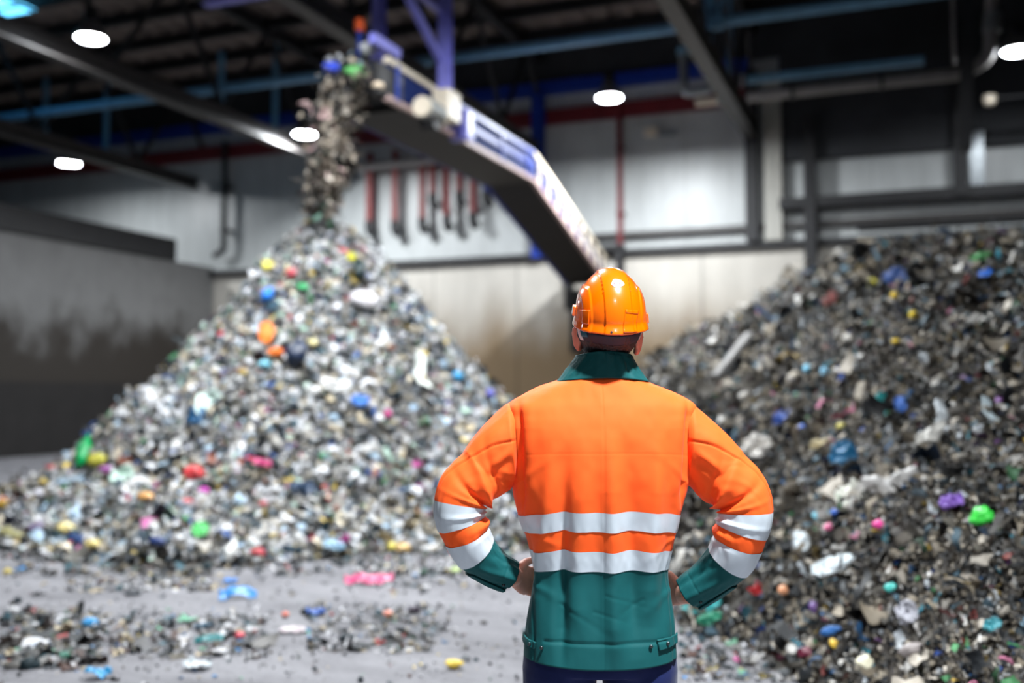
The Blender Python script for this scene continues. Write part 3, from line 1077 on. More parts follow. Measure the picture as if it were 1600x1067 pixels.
# right heap: finer scraps near the camera
r2 = np.random.default_rng(6)
n = 110000
y = 3.2 * (26.0 / 3.2) ** r2.uniform(0, 1, n) ** 0.9
x = 0.7 + (0.56 * y + 0.9) * r2.uniform(0, 1, n)
h = right_h(x, y)
k = (h > 0.01) & ((x - CORNER.x) * D1.x + (y - CORNER.y) * D1.y < -0.8)
x, y, h = x[k], y[k], h[k]
Pr = np.stack([x, y, h], -1)
Nr = normal_at(right_h, x, y)
Sr = np.clip(r2.lognormal(math.log(0.032), 0.5, len(x)) * (y / 6.0) ** 0.62, 0.015, 0.3)
parts = [base_grid(right_h, 0.5, 13.5, 2.6, 25.2, 0.085, (48, 42, 37), None), scatter('r', Pr, Nr, Sr, None, PAL_RIGHT, (0.45, 0.43, 0.12), 0.75, r2, lift=0.7, dirt=0.36)]
stuff_mesh('waste_heap', parts, M['scrap_dirty'], 'long dark heap of soiled shredded waste along the right side', 'waste heap')

# litter on the open floor, thicker in a few drifts
r3 = np.random.default_rng(8)
pts = []
sz = []


def drift(px0, px1, py0, py1, n, s):
    for _ in range(n):
        p = hit(r3.uniform(px0, px1), r3.uniform(py0, py1))
        if p.z < 0.02:
            pts.append((p.x, p.y, 0.004)); sz.append(s * r3.lognormal(0, 0.5))


drift(0, 1200, 860, 1066, 900, 0.022)
drift(0, 800, 850, 900, 700, 0.05)
drift(0, 150, 955, 1045, 520, 0.045)
drift(100, 330, 890, 925, 260, 0.04)
drift(130, 420, 960, 1030, 420, 0.035)
drift(480, 680, 945, 1020, 420, 0.032)
drift(560, 800, 860, 920, 260, 0.035)
drift(1060, 1300, 960, 1066, 700, 0.028)
drift(0, 130, 735, 790, 60, 0.05)
for _ in range(900):                    # floor out of view to the sides
    pts.append((r3.uniform(-7, 2), r3.uniform(1.2, 9), 0.004)); sz.append(0.02 * r3.lognormal(0, 0.5))
Pf = np.array(pts)
Sf = np.clip(np.array(sz), 0.008, 0.16)
k = heap_h(Pf[:, 0], Pf[:, 1]) < 0.05
Pf, Sf = Pf[k], Sf[k]
stuff_mesh('floor_litter', [scatter('f', Pf, np.tile([[0, 0, 1.0]], (len(Pf), 1)), Sf, None, PAL_FLOOR, (0.5, 0.25, 0.25), 0.16, r3, lift=0.15)],
           M['scrap_dirty'], 'fine litter scattered over the grey concrete floor', 'litter')

# waste falling from the conveyor head, and what still rides on it
r4 = np.random.default_rng(9)
A, Bm = at(553, 118, 14.05), at(508, 335, 14.2)
Pw, Sw = [], []
for _ in range(1900):
    t = r4.uniform(0, 1) ** 0.85
    cx = A.x + (Bm.x - A.x) * (t ** 0.6) + 0.05 * math.sin(t * 13)
    wd = 0.17 * (1 - 0.35 * t) * (0.75 + 0.5 * float(vnoise(t * 9, 1.3)))
    Pw.append((cx + r4.normal(0, wd), 14.0 + r4.normal(0, 0.22), A.z + (Bm.z - A.z) * t + r4.normal(0, 0.05)))
    Sw.append(0.09 * r4.lognormal(0, 0.45))
Pw, Sw = np.array(Pw), np.clip(np.array(Sw), 0.03, 0.28)
Nw = r4.normal(0, 1, Pw.shape); Nw /= np.linalg.norm(Nw, axis=1, keepdims=True)
PAL_FALL = palette([((176, 164, 150), 16), ((132, 120, 108), 16), ((90, 84, 78), 12), ((52, 50, 50), 10), ((206, 196, 184), 10), ((96, 130, 116), 3), ((190, 160, 160), 4)])
stuff_mesh('falling_waste', [scatter('w', Pw, Nw, Sw, None, PAL_FALL, (0.5, 0.3, 0.2), 0.9, r4)],
           M['scrap_dirty'], 'ragged stream of waste falling from the conveyor head onto the tall pile', 'waste')
Pb, Sb = [], []
for _ in range(900):
    s = r4.uniform(-0.25, LH + LI - 0.6)
    a = r4.uniform(-WD + 0.15, -0.12)
    z = ZB + 0.4 + (DZ * (s - LH) / LI if s > LH else 0)
    p = W(cu + a, cv + s, z + r4.uniform(0, 0.16 if s > 1.2 else 0.3))
    Pb.append(tuple(p)); Sb.append(0.1 * r4.lognormal(0, 0.4))
Pb, Sb = np.array(Pb), np.array(Sb)
stuff_mesh('waste_on_belt', [scatter('b', Pb, np.tile([[0, 0, 1.0]], (len(Pb), 1)), Sb, None, PAL_MAIN, (0.5, 0.2, 0.3), 0.6, r4)],
           M['scrap'], 'mixed waste riding on the conveyor belt towards the head', 'waste')


# ------------------------------------------------------------------ single pieces one can point at
_mats = {}


def film(rgb, rough=0.35):
    key = (rgb, rough)
    if key not in _mats:
        _mats[key] = plain('film_%02x%02x%02x' % rgb, rgb, rough=rough, var=0.16, scale=14, bump=0.25, bscale=50, spec=0.5)
    return _mats[key]


def piece(kind, px, py, wpx, hpx, rgb, name, cat, label, roll=0.0, rough=0.35, group=None, seed=0):
    """a bag, film, strip or lump resting where the sight line meets the waste"""
    p = hit(px, py)
    r = np.random.default_rng(int(px * 7 + py * 13 + seed))
    m = p.y / F_PX
    w, h = wpx * m, hpx * m
    onfloor = p.z < 0.03
    if onfloor: nrm = np.array([0, 0, 1.0])
    else:
        nrm = normal_at(heap_h, np.array([p.x]), np.array([p.y]), 0.25)[0]
        nrm = nrm * 0.55 + np.array([-p.x / p.y * 0.6, -0.6, 0.25]); nrm /= np.linalg.norm(nrm)
    # in-surface axes: 'right' and 'up' as seen from the hall's open side
    rt = np.array([1.0, 0, 0]); rt -= nrm * rt.dot(nrm); rt /= np.linalg.norm(rt)
    up = np.cross(nrm, rt)
    c, s = math.cos(roll), math.sin(roll)
    rt, up = rt * c + up * s, up * c - rt * s
    if onfloor: h = max(h * 1.7, w * 0.12)
    th = min(w, h)
    if kind == 'film':
        nu, nv = 26, 22
        u, v = np.meshgrid(np.linspace(-.5, .5, nu), np.linspace(-.5, .5, nv), indexing='ij')
        ed = 1 - 0.25 * (np.abs(v) * 2) ** 2 + 0.18 * vnoise(v * 5 + seed, u * 3, px * .1)
        ev = 1 - 0.25 * (np.abs(u) * 2) ** 2 + 0.18 * vnoise(u * 5 + 7, v * 3, py * .1)
        x_, y_ = u * w * ed, v * h * ev
        z_ = th * (0.30 * fbm(u * 3.1 + px, v * 3.1, 1.0, 4) + 0.12 * np.abs(fbm(u * 7, v * 7 + py, 2.0, 2))) + th * 0.12
        P = np.stack([x_, y_, z_], -1).reshape(-1, 3)
        Q = grid_faces(nu, nv)
    elif kind == 'strip':
        nu, nv = 34, 7
        u, v = np.meshgrid(np.linspace(-.5, .5, nu), np.linspace(-.5, .5, nv), indexing='ij')
        L_, w_ = max(w, h), min(w, h)
        if h > w: pass
        x_ = u * L_
        y_ = v * w_ * (1 - 0.4 * (2 * np.abs(u)) ** 3) + 0.35 * w_ * np.sin(u * 5 + px)
        z_ = w_ * (0.35 * fbm(u * 5 + px, v * 1.2, 3.0, 3) + 0.3 * np.sin(v * 3.0)) + w_ * 0.25
        P = np.stack([x_, y_, z_], -1).reshape(-1, 3)
        if h > w and not onfloor: P = P[:, [1, 0, 2]] * np.array([-1, 1, 1])
        Q = grid_faces(nu, nv)
    else:                                   # bag / lump
        V, Q = ball_grid(18, 26)
        d = 1 + 0.22 * fbm(V[:, 0] * 1.6 + px, V[:, 1] * 1.6, V[:, 2] * 1.6, 3) - 0.14 * np.abs(fbm(V[:, 0] * 3.5, V[:, 1] * 3.5 + py, V[:, 2] * 3.5, 3))
        P = V * d[:, None] * np.array([w / 2, h / 2, th * (0.3 if onfloor else 0.4)])
        if kind == 'bag':                   # gathered neck
            k = np.clip((P[:, 1] / (h / 2) - 0.45) / 0.55, 0, 1)
            P[:, 0] *= 1 - 0.72 * k ** 0.7
            P[:, 2] *= 1 - 0.6 * k
            P[:, 1] += k * h * 0.12
        P[:, 2] += th * 0.1
    if not onfloor: P[:, 2] += 0.035 + 0.05 * p.y / 14 + 0.22 * th
    X = P[:, 0:1] * rt + P[:, 1:2] * up + P[:, 2:3] * nrm
    if onfloor: X[:, 2] += -X[:, 2].min() - p.z + 0.004
    me = fast_mesh(name, X, quads=Q)
    o = mesh_obj(name, me, film(rgb, rough), smooth=True)
    o.location = p
    if kind in ('film', 'strip'):
        sm = o.modifiers.new('thickness', 'SOLIDIFY')
        sm.thickness = max(0.0015, 0.004 * th)
    return tag(o, label, cat, group)


B_, F_, S_, L_ = 'bag', 'film', 'strip', 'lump'
T = piece
# --- on the tall pile
T(B_, 137, 716, 24, 50, (0, 150, 80), 'plastic_bag', 'plastic bag', 'bright green bag at the left foot of the tall pile')
T(L_, 158, 729, 30, 26, (170, 165, 50), 'plastic_bag', 'plastic bag', 'olive yellow bag beside the green bag at the pile foot')
T(L_, 170, 742, 22, 14, (160, 90, 160), 'cloth_scrap', 'scrap', 'mauve scrap just below the olive yellow bag')
T(B_, 422, 470, 28, 20, (20, 120, 220), 'plastic_bag', 'plastic bag', 'bright blue bag high on the left flank of the tall pile', roll=1.3)
T(F_, 430, 488, 20, 26, (20, 60, 80), 'plastic_sheet', 'plastic sheet', 'dark teal sheet hanging below the bright blue bag')
T(F_, 420, 530, 24, 38, (235, 130, 50), 'plastic_sheet', 'plastic sheet', 'larger orange sheet in the middle of the tall pile', roll=0.15)
T(L_, 432, 559, 24, 16, (230, 115, 40), 'plastic_scrap', 'scrap', 'smaller orange piece right below the larger orange sheet')
T(B_, 463, 562, 34, 46, (30, 42, 66), 'plastic_bag', 'plastic bag', 'dark navy bag right of the orange sheet')
T(S_, 656, 588, 20, 66, (232, 238, 232), 'plastic_strip', 'plastic strip', 'long white strip hanging on the right flank of the tall pile', roll=0.4)
T(L_, 566, 477, 46, 26, (226, 222, 226), 'plastic_bag', 'plastic bag', 'white puffy bag high on the right flank of the tall pile', roll=-0.3)
T(L_, 711, 596, 18, 16, (60, 160, 215), 'plastic_scrap', 'scrap', 'sky blue piece near the right edge of the tall pile')
T(L_, 762, 622, 14, 13, (110, 110, 210), 'plastic_scrap', 'scrap', 'violet blue piece at the right edge of the tall pile by the sleeve')
T(L_, 305, 750, 30, 26, (205, 66, 70), 'plastic_bag', 'plastic bag', 'red bag low on the left side of the tall pile')
T(L_, 318, 775, 17, 12, (200, 70, 180), 'plastic_scrap', 'scrap', 'magenta piece just below the red bag')
T(F_, 408, 730, 34, 14, (205, 70, 125), 'plastic_sheet', 'plastic sheet', 'crimson pink sheet in the lower middle of the tall pile', roll=-0.15)
T(F_, 313, 840, 26, 28, (100, 210, 120), 'plastic_sheet', 'plastic sheet', 'light green sheet at the front foot of the tall pile')
T(B_, 360, 872, 40, 20, (228, 228, 224), 'plastic_bag', 'plastic bag', 'white bag lying on the floor in front of the tall pile', roll=1.5)
T(F_, 197, 756, 36, 34, (205, 228, 216), 'plastic_sheet', 'plastic sheet', 'pale mint sheet near the left foot of the tall pile', roll=0.7)
T(S_, 328, 640, 20, 48, (200, 220, 214), 'plastic_strip', 'plastic strip', 'pale mint strip on the left flank of the tall pile', roll=-0.55)
T(F_, 422, 424, 17, 18, (226, 214, 100), 'plastic_sheet', 'plastic sheet', 'yellow sheet near the top left of the tall pile')
T(F_, 547, 410, 14, 18, (190, 186, 40), 'plastic_sheet', 'plastic sheet', 'olive yellow sheet near the top right of the tall pile')
T(L_, 473, 457, 20, 12, (70, 170, 110), 'plastic_scrap', 'scrap', 'small green piece near the top of the tall pile')
T(L_, 458, 436, 18, 16, (176, 70, 80), 'cloth_scrap', 'scrap', 'dull red cloth scrap near the top of the tall pile')
T(L_, 558, 430, 22, 34, (24, 44, 46), 'plastic_bag', 'plastic bag', 'black bag below the olive yellow sheet near the pile top')
T(F_, 558, 636, 30, 22, (50, 110, 190), 'plastic_sheet', 'plastic sheet', 'mid blue sheet in the centre of the tall pile')
T(S_, 522, 612, 46, 16, (240, 240, 238), 'plastic_strip', 'plastic strip', 'white strip left of the mid blue sheet', roll=-0.4)
T(F_, 312, 660, 26, 30, (20, 92, 140), 'plastic_sheet', 'plastic sheet', 'deep blue sheet on the left flank below the pale mint strip')
T(L_, 415, 578, 22, 14, (120, 190, 210), 'plastic_scrap', 'scrap', 'pale blue piece left of the dark navy bag')
T(L_, 486, 543, 16, 16, (226, 214, 160), 'foam_scrap', 'scrap', 'cream lump right of the dark navy bag')
T(L_, 592, 545, 13, 13, (255, 255, 255), 'foam_scrap', 'scrap', 'shiny white ball on the right flank of the tall pile', rough=0.1)
T(L_, 590, 660, 14, 13, (250, 250, 250), 'foam_scrap', 'scrap', 'shiny white ball lower in the middle of the tall pile', rough=0.1)
T(L_, 604, 654, 12, 14, (180, 60, 120), 'plastic_scrap', 'scrap', 'crimson piece right of the lower white ball')
T(L_, 231, 785, 26, 14, (222, 164, 96), 'cardboard_scrap', 'scrap', 'tan cardboard scrap low at the left of the tall pile')
T(F_, 470, 775, 44, 26, (40, 64, 92), 'plastic_sheet', 'plastic sheet', 'dark blue sheet low in the middle of the tall pile')
T(L_, 26, 825, 36, 20, (22, 24, 34), 'plastic_bag', 'plastic bag', 'black bag in the low tail at the far left')
T(L_, 60, 838, 30, 24, (112, 100, 128), 'plastic_bag', 'plastic bag', 'mauve grey bag right of the black bag in the left tail')
T(L_, 68, 780, 26, 14, (214, 212, 220), 'plastic_bag', 'plastic bag', 'white bag on top of the low tail at far left')
T(L_, 6, 796, 16, 14, (210, 170, 40), 'plastic_scrap', 'scrap', 'mustard yellow piece at the left edge of the picture')
T(L_, 105, 838, 30, 22, (222, 204, 140), 'foam_scrap', 'scrap', 'cream yellow lump in the left tail of waste')
T(L_, 147, 862, 24, 16, (226, 206, 130), 'foam_scrap', 'scrap', 'cream yellow lump at the front edge of the left tail')
T(S_, 22, 845, 44, 12, (190, 184, 130), 'plank', 'plank', 'pale plank end lying at the foot of the left tail')
T(L_, 247, 856, 28, 14, (40, 62, 120), 'plastic_scrap', 'scrap', 'navy piece at the front foot of the tall pile')
T(S_, 537, 855, 10, 22, (190, 70, 150), 'plastic_strip', 'plastic strip', 'small magenta strip at the front foot of the tall pile')
T(L_, 612, 857, 22, 16, (224, 210, 110), 'foam_scrap', 'scrap', 'lemon yellow lump at the front foot left of the sleeve')
T(L_, 630, 863, 24, 14, (226, 190, 130), 'cardboard_scrap', 'scrap', 'tan lump beside the lemon yellow lump')
T(F_, 520, 862, 36, 16, (170, 205, 228), 'plastic_sheet', 'plastic sheet', 'pale blue sheet beside the small magenta strip')
T(F_, 455, 868, 36, 12, (30, 64, 84), 'plastic_sheet', 'plastic sheet', 'dark teal sheet lying at the front foot of the tall pile')
# --- on the floor
T(F_, 361, 912, 20, 9, (30, 140, 230), 'plastic_scrap', 'scrap', 'bright blue scrap on the floor left of the long blue film')
T(S_, 372, 936, 56, 11, (40, 130, 200), 'plastic_strip', 'plastic strip', 'long blue film lying on the open floor', roll=0.2)
T(F_, 494, 962, 30, 12, (20, 84, 170), 'plastic_bag', 'plastic bag', 'royal blue bag flat on the floor, left of the pink sheet')
T(S_, 576, 913, 76, 9, (214, 84, 130), 'plastic_strip', 'plastic strip', 'long pink film on the floor left of the worker')
T(L_, 710, 1045, 28, 12, (222, 190, 60), 'plastic_scrap', 'scrap', 'yellow scrap on the floor just left of the worker')
T(F_, 154, 1060, 42, 16, (40, 140, 190), 'plastic_bag', 'plastic bag', 'blue bag on the floor at the bottom left edge')
T(L_, 141, 981, 24, 15, (40, 140, 200), 'plastic_scrap', 'scrap', 'blue crumpled piece among the dark litter at lower left')
T(L_, 375, 998, 16, 12, (205, 66, 84), 'plastic_scrap', 'scrap', 'red crumpled piece on the floor at lower left')
T(L_, 207, 931, 26, 6, (30, 44, 56), 'plastic_scrap', 'scrap', 'flat dark piece alone on the clean floor at left')
T(L_, 646, 958, 20, 10, (58, 46, 62), 'plastic_scrap', 'scrap', 'dark plum piece on the floor left of the worker')
T(S_, 326, 1005, 44, 7, (40, 120, 124), 'plastic_strip', 'plastic strip', 'thin teal strip on the floor left of the red piece')
T(F_, 308, 1046, 42, 18, (200, 208, 212), 'plastic_sheet', 'plastic sheet', 'white crumpled film near the bottom edge at left')
T(L_, 712, 897, 16, 14, (190, 210, 140), 'plastic_scrap', 'scrap', 'lime piece on the floor beside the left cuff')
T(F_, 292, 973, 30, 10, (150, 210, 180), 'plastic_sheet', 'plastic sheet', 'mint green film among the floor litter at left')
T(F_, 318, 982, 32, 14, (24, 72, 96), 'plastic_sheet', 'plastic sheet', 'dark teal crumple right of the mint green film')
T(L_, 607, 965, 16, 10, (228, 150, 130), 'plastic_scrap', 'scrap', 'salmon scrap on the floor left of the dark plum piece')
T(L_, 446, 965, 12, 10, (222, 120, 100), 'plastic_scrap', 'scrap', 'coral scrap left of the royal blue bag')
T(L_, 20, 1012, 36, 18, (40, 32, 28), 'plastic_bag', 'plastic bag', 'dark brown bag in the litter at the lower left edge')
T(L_, 68, 970, 24, 10, (28, 30, 36), 'plastic_scrap', 'scrap', 'black flat piece above the blue piece at lower left')
T(L_, 100, 1032, 18, 12, (40, 110, 90), 'plastic_scrap', 'scrap', 'green piece in the litter at lower left')
T(F_, 455, 990, 44, 10, (218, 206, 210), 'plastic_sheet', 'plastic sheet', 'pale pink film below the royal blue bag')
T(F_, 1153, 1037, 14, 9, (216, 90, 160), 'plastic_scrap', 'scrap', 'pink scrap on the floor at the toe of the right heap')
# --- on the right heap
T(F_, 1105, 955, 62, 40, (70, 176, 176), 'plastic_bag', 'plastic bag', 'turquoise bag at the heap toe under the right cuff')
T(F_, 1114, 978, 40, 20, (50, 140, 110), 'plastic_sheet', 'plastic sheet', 'sea green sheet below the turquoise bag')
T(F_, 1340, 792, 48, 48, (222, 222, 212), 'plastic_sheet', 'plastic sheet', 'large white sheet in the middle of the right heap')
T(S_, 1400, 768, 84, 26, (176, 174, 172), 'plastic_strip', 'plastic strip', 'grey arched strip right of the large white sheet', roll=-0.3)
T(F_, 1312, 894, 72, 32, (220, 230, 234), 'plastic_sheet', 'plastic sheet', 'wide white sheet low in the right heap')
T(F_, 1259, 858, 26, 36, (214, 222, 226), 'plastic_sheet', 'plastic sheet', 'narrow white sheet right of the right forearm')
T(L_, 1540, 821, 38, 30, (60, 200, 70), 'plastic_bag', 'plastic bag', 'lime green net bag at the right of the dark heap')
T(F_, 1490, 798, 38, 28, (112, 78, 160), 'plastic_sheet', 'plastic sheet', 'purple sheet left of the lime green net bag')
T(L_, 1379, 830, 18, 15, (226, 70, 150), 'plastic_scrap', 'scrap', 'hot pink scrap below the grey arched strip')
T(L_, 1300, 834, 14, 12, (216, 110, 150), 'plastic_scrap', 'scrap', 'rose pink scrap left of the large white sheet')
T(L_, 1311, 813, 15, 15, (20, 80, 170), 'plastic_scrap', 'scrap', 'royal blue scrap just left of the large white sheet')
T(L_, 1288, 819, 30, 18, (120, 186, 204), 'plastic_scrap', 'scrap', 'pale cyan piece beside the royal blue scrap')
T(L_, 1398, 927, 20, 14, (70, 180, 170), 'plastic_scrap', 'scrap', 'turquoise piece low in the right heap')
T(F_, 1326, 722, 44, 38, (30, 100, 140), 'cloth_scrap', 'cloth', 'blue teal cloth on the middle of the right heap', roll=0.5)
T(F_, 1228, 662, 34, 22, (30, 70, 150), 'plastic_bag', 'plastic bag', 'dark blue bag right of the right shoulder', roll=0.5)
T(L_, 1259, 678, 12, 15, (30, 90, 190), 'plastic_scrap', 'scrap', 'small blue scrap right of the dark blue bag')
T(S_, 1383, 641, 12, 46, (50, 160, 160), 'plastic_strip', 'plastic strip', 'teal strip hanging in the dark hollow of the right heap', roll=-0.35)
T(F_, 1413, 642, 18, 28, (30, 90, 170), 'plastic_sheet', 'plastic sheet', 'blue sheet right of the hanging teal strip')
T(F_, 1538, 440, 26, 15, (20, 110, 210), 'plastic_sheet', 'plastic sheet', 'bright blue sheet near the top right of the right heap', roll=0.4)
T(F_, 1400, 445, 40, 28, (50, 80, 140), 'plastic_bag', 'plastic bag', 'blue bag near the peak of the right heap')
T(F_, 1535, 412, 34, 14, (80, 150, 90), 'plastic_sheet', 'plastic sheet', 'green sheet on the crest of the right heap')
T(L_, 1430, 501, 13, 13, (230, 200, 30), 'plastic_scrap', 'scrap', 'bright yellow scrap below the peak of the right heap, brightest yellow piece there')
T(L_, 1401, 472, 12, 12, (214, 180, 50), 'plastic_scrap', 'scrap', 'mustard scrap below the blue bag near the peak')
T(L_, 1402, 543, 14, 10, (214, 180, 40), 'plastic_scrap', 'scrap', 'mustard scrap in the upper middle of the right heap')
T(L_, 1363, 453, 14, 20, (196, 186, 60), 'plastic_scrap', 'scrap', 'olive yellow scrap below the left side of the peak')
T(L_, 1315, 588, 14, 14, (226, 224, 220), 'foam_scrap', 'scrap', 'white ball in the upper middle of the right heap')
T(L_, 1169, 629, 20, 18, (220, 216, 208), 'foam_scrap', 'scrap', 'off white lump right of the right shoulder')
T(L_, 1266, 585, 13, 17, (120, 190, 220), 'plastic_scrap', 'scrap', 'left of two pale blue pieces beside the white ball')
T(L_, 1295, 590, 13, 17, (110, 170, 200), 'plastic_scrap', 'scrap', 'right of two pale blue pieces beside the white ball')
T(F_, 1462, 690, 54, 26, (196, 194, 188), 'plastic_sheet', 'plastic sheet', 'off white sheet in the right half of the dark heap', roll=0.35)
T(L_, 1221, 612, 10, 12, (220, 190, 50), 'plastic_scrap', 'scrap', 'yellow scrap right of the off white lump')
T(L_, 1320, 676, 14, 11, (200, 190, 90), 'plastic_scrap', 'scrap', 'pale yellow scrap above the blue teal cloth')
T(S_, 1186, 929, 20, 12, (190, 50, 54), 'plastic_strip', 'plastic strip', 'red strip low in the heap right of the right cuff', roll=0.5)
T(L_, 1230, 930, 15, 16, (226, 160, 120), 'plastic_scrap', 'scrap', 'peach piece right of the red strip')
T(L_, 1263, 1030, 24, 18, (110, 40, 60), 'cloth_scrap', 'cloth', 'dark red cloth at the bottom of the right heap')
T(L_, 1308, 1014, 13, 16, (220, 180, 60), 'plastic_scrap', 'scrap', 'yellow scrap at the bottom of the right heap')
T(F_, 1557, 986, 28, 20, (50, 130, 140), 'plastic_sheet', 'plastic sheet', 'teal sheet at the lower right of the dark heap')
T(F_, 1426, 968, 34, 38, (164, 164, 172), 'plastic_bag', 'plastic bag', 'grey translucent bag low in the right heap')
T(L_, 1358, 1045, 26, 24, (222, 216, 190), 'foam_scrap', 'scrap', 'cream lump at the bottom edge of the right heap')
T(S_, 1548, 652, 13, 48, (186, 200, 206), 'plastic_strip', 'plastic strip', 'whitish strip hanging at the right of the dark hollow', roll=0.15)
T(F_, 1285, 705, 30, 16, (200, 186, 150), 'cardboard_scrap', 'scrap', 'beige cardboard left of the blue teal cloth')
T(S_, 1476, 655, 14, 44, (180, 186, 190), 'plastic_strip', 'plastic strip', 'greyish strip hanging in the middle of the dark hollow', roll=-0.5)
T(L_, 1432, 1024, 40, 22, (150, 142, 140), 'cardboard_scrap', 'scrap', 'grey cardboard piece low in the right heap')
T(F_, 1190, 715, 50, 40, (206, 202, 196), 'plastic_sheet', 'plastic sheet', 'off white crumpled sheet beside the right upper arm')
T(L_, 1280, 960, 16, 22, (80, 40, 110), 'plastic_scrap', 'scrap', 'deep purple scrap low in the right heap')
T(L_, 1305, 995, 36, 16, (40, 96, 160), 'plastic_scrap', 'scrap', 'mid blue scrap near the bottom of the right heap')
# plank leaning on the far slope
a, b = hit(1118, 607), hit(1172, 545)
mb = MB().bar(Vector((0, 0, 0.16)), b - a + Vector((0, 0, 0.2)), 0.16, 0.05)
tag(mb.build('plank', plain('old_plank', (150, 148, 146), rough=0.7, var=0.2), loc=a), 'grey plank lying up the far slope of the right heap', 'plank')
# pieces hanging over the conveyor head
for px, py, w_, h_, rgb, lab in ((518, 106, 26, 20, (40, 70, 200), 'blue sheet at the very tip of the conveyor head'),
                                 (556, 112, 34, 20, (110, 190, 110), 'green sheet spilling over the conveyor head'),
                                 (590, 134, 20, 14, (226, 206, 180), 'cream lump on the belt just behind the conveyor head')):
    p = at(px, py, 13.85)
    V, Q = ball_grid(16, 22)
    d = 1 + 0.3 * fbm(V[:, 0] * 1.6 + px, V[:, 1] * 1.6, V[:, 2] * 1.6, 3)
    P = V * d[:, None] * np.array([w_, 24, h_]) * 13.85 / F_PX / 2
    me = fast_mesh('plastic_sheet', P, quads=Q)
    o = mesh_obj('plastic_sheet', me, film(rgb), smooth=True)
    o.location = p
    tag(o, lab, 'plastic sheet')

# ------------------------------------------------------------------ the worker
PX, PY = 0.242, 2.73
K = 570.0


def L3(px, py, y=0.0):
    """photo position at the worker's distance -> position on his body"""
    return Vector(((px - 938) / K, y, CAM_Z + (610 - py) / K))


def project(p):
    """where a point shows in the photo"""
    q = Vector(p) - Vector((0, 0, CAM_Z))
    yc = q.y * math.cos(PITCH) + q.z * math.sin(PITCH)
    zc = -q.y * math.sin(PITCH) + q.z * math.cos(PITCH)
    return CX + F_PX * q.x / yc, CY - F_PX * zc / yc


def orange_fabric():
    m = fabric('hivis_orange', (255, 94, 30), rough=0.75, weave=1600, sheen=0.04, var=0.03)
    return m


M['orange'] = orange_fabric()
M['green'] = fabric('workwear_green', (2, 74, 76), rough=0.7, weave=1600, sheen=0.03, var=0.06)
M['tape'] = plain('reflective_tape', (196, 206, 214), rough=0.42, metal=0.15, var=0.03, scale=20, bump=0.04, bscale=900)
M['navy'] = fabric('navy_cloth', (14, 26, 74), rough=0.8, weave=1400, sheen=0.1, var=0.1)
M['skin'] = plain('skin', (214, 150, 128), rough=0.5, var=0.06, scale=30, bump=0.06, bscale=400, spec=0.4)
M['hair'] = plain('dark_hair', (30, 20, 23), rough=0.45, var=0.35, scale=60, bump=0.5, bscale=140, stretch=(1.4, 1.4, 0.25))
M['helmet'] = plain('helmet_orange', (255, 108, 0), rough=0.22, var=0.015, coat=1.0, spec=0.6)
M['dark_strap'] = plain('dark_strap', (30, 34, 52), rough=0.6)
M['teal_strap'] = plain('teal_strap', (22, 96, 120), rough=0.5)
M['white_plastic'] = plain('white_plastic', (232, 232, 232), rough=0.3)
M['pink_mark'] = plain('pink_mark', (214, 110, 120), rough=0.4)
M['black'] = plain('black_rubber', (18, 18, 20), rough=0.6)
M['snap'] = plain('snap_metal', (60, 66, 68), rough=0.3, metal=0.8)
M['boot'] = plain('boot_leather', (30, 26, 24), rough=0.55, var=0.2, scale=20)


def voxel_union(mb, name, mat, voxel, smooth_it, parent=None):
    me = bpy.data.meshes.new('tmp')
    me.from_pydata([tuple(v) for v in mb.v], [], mb.f)
    bm = bmesh.new(); bm.from_mesh(me)
    bmesh.ops.recalc_face_normals(bm, faces=bm.faces)
    bm.to_mesh(me); bm.free()
    tmp = bpy.data.objects.new('tmp', me)
    COL.objects.link(tmp)
    r = tmp.modifiers.new('r', 'REMESH')
    r.mode = 'VOXEL'; r.voxel_size = voxel; r.adaptivity = 0.0
    s = tmp.modifiers.new('s', 'SMOOTH')
    s.factor = 0.5; s.iterations = smooth_it
    dg = bpy.context.evaluated_depsgraph_get()
    out = bpy.data.meshes.new_from_object(tmp.evaluated_get(dg))
    bpy.data.objects.remove(tmp)
    bpy.data.meshes.remove(me)
    out.name = name
    out.materials.clear()
    return mesh_obj(name, out, mat, parent, smooth=True)


def hermite(xs, ys, x):
    """smooth curve through points"""
    xs, ys = np.asarray(xs, float), np.asarray(ys, float)
    m = np.gradient(ys, xs)
    x = np.clip(x, xs[0], xs[-1])
    i = np.clip(np.searchsorted(xs, x) - 1, 0, len(xs) - 2)
    h = xs[i + 1] - xs[i]
    t = (x - xs[i]) / h
    return ((2 * t**3 - 3 * t**2 + 1) * ys[i] + (t**3 - 2 * t**2 + t) * h * m[i] + (-2 * t**3 + 3 * t**2) * ys[i + 1] + (t**3 - t**2) * h * m[i + 1])


# ---- head shape (faces +y, away from the camera)
HEADC = Vector((0.021, 0.0, 1.722))
HROT = Matrix.Rotation(math.radians(7), 4, 'Z') @ Matrix.Rotation(math.radians(9), 4, 'X')


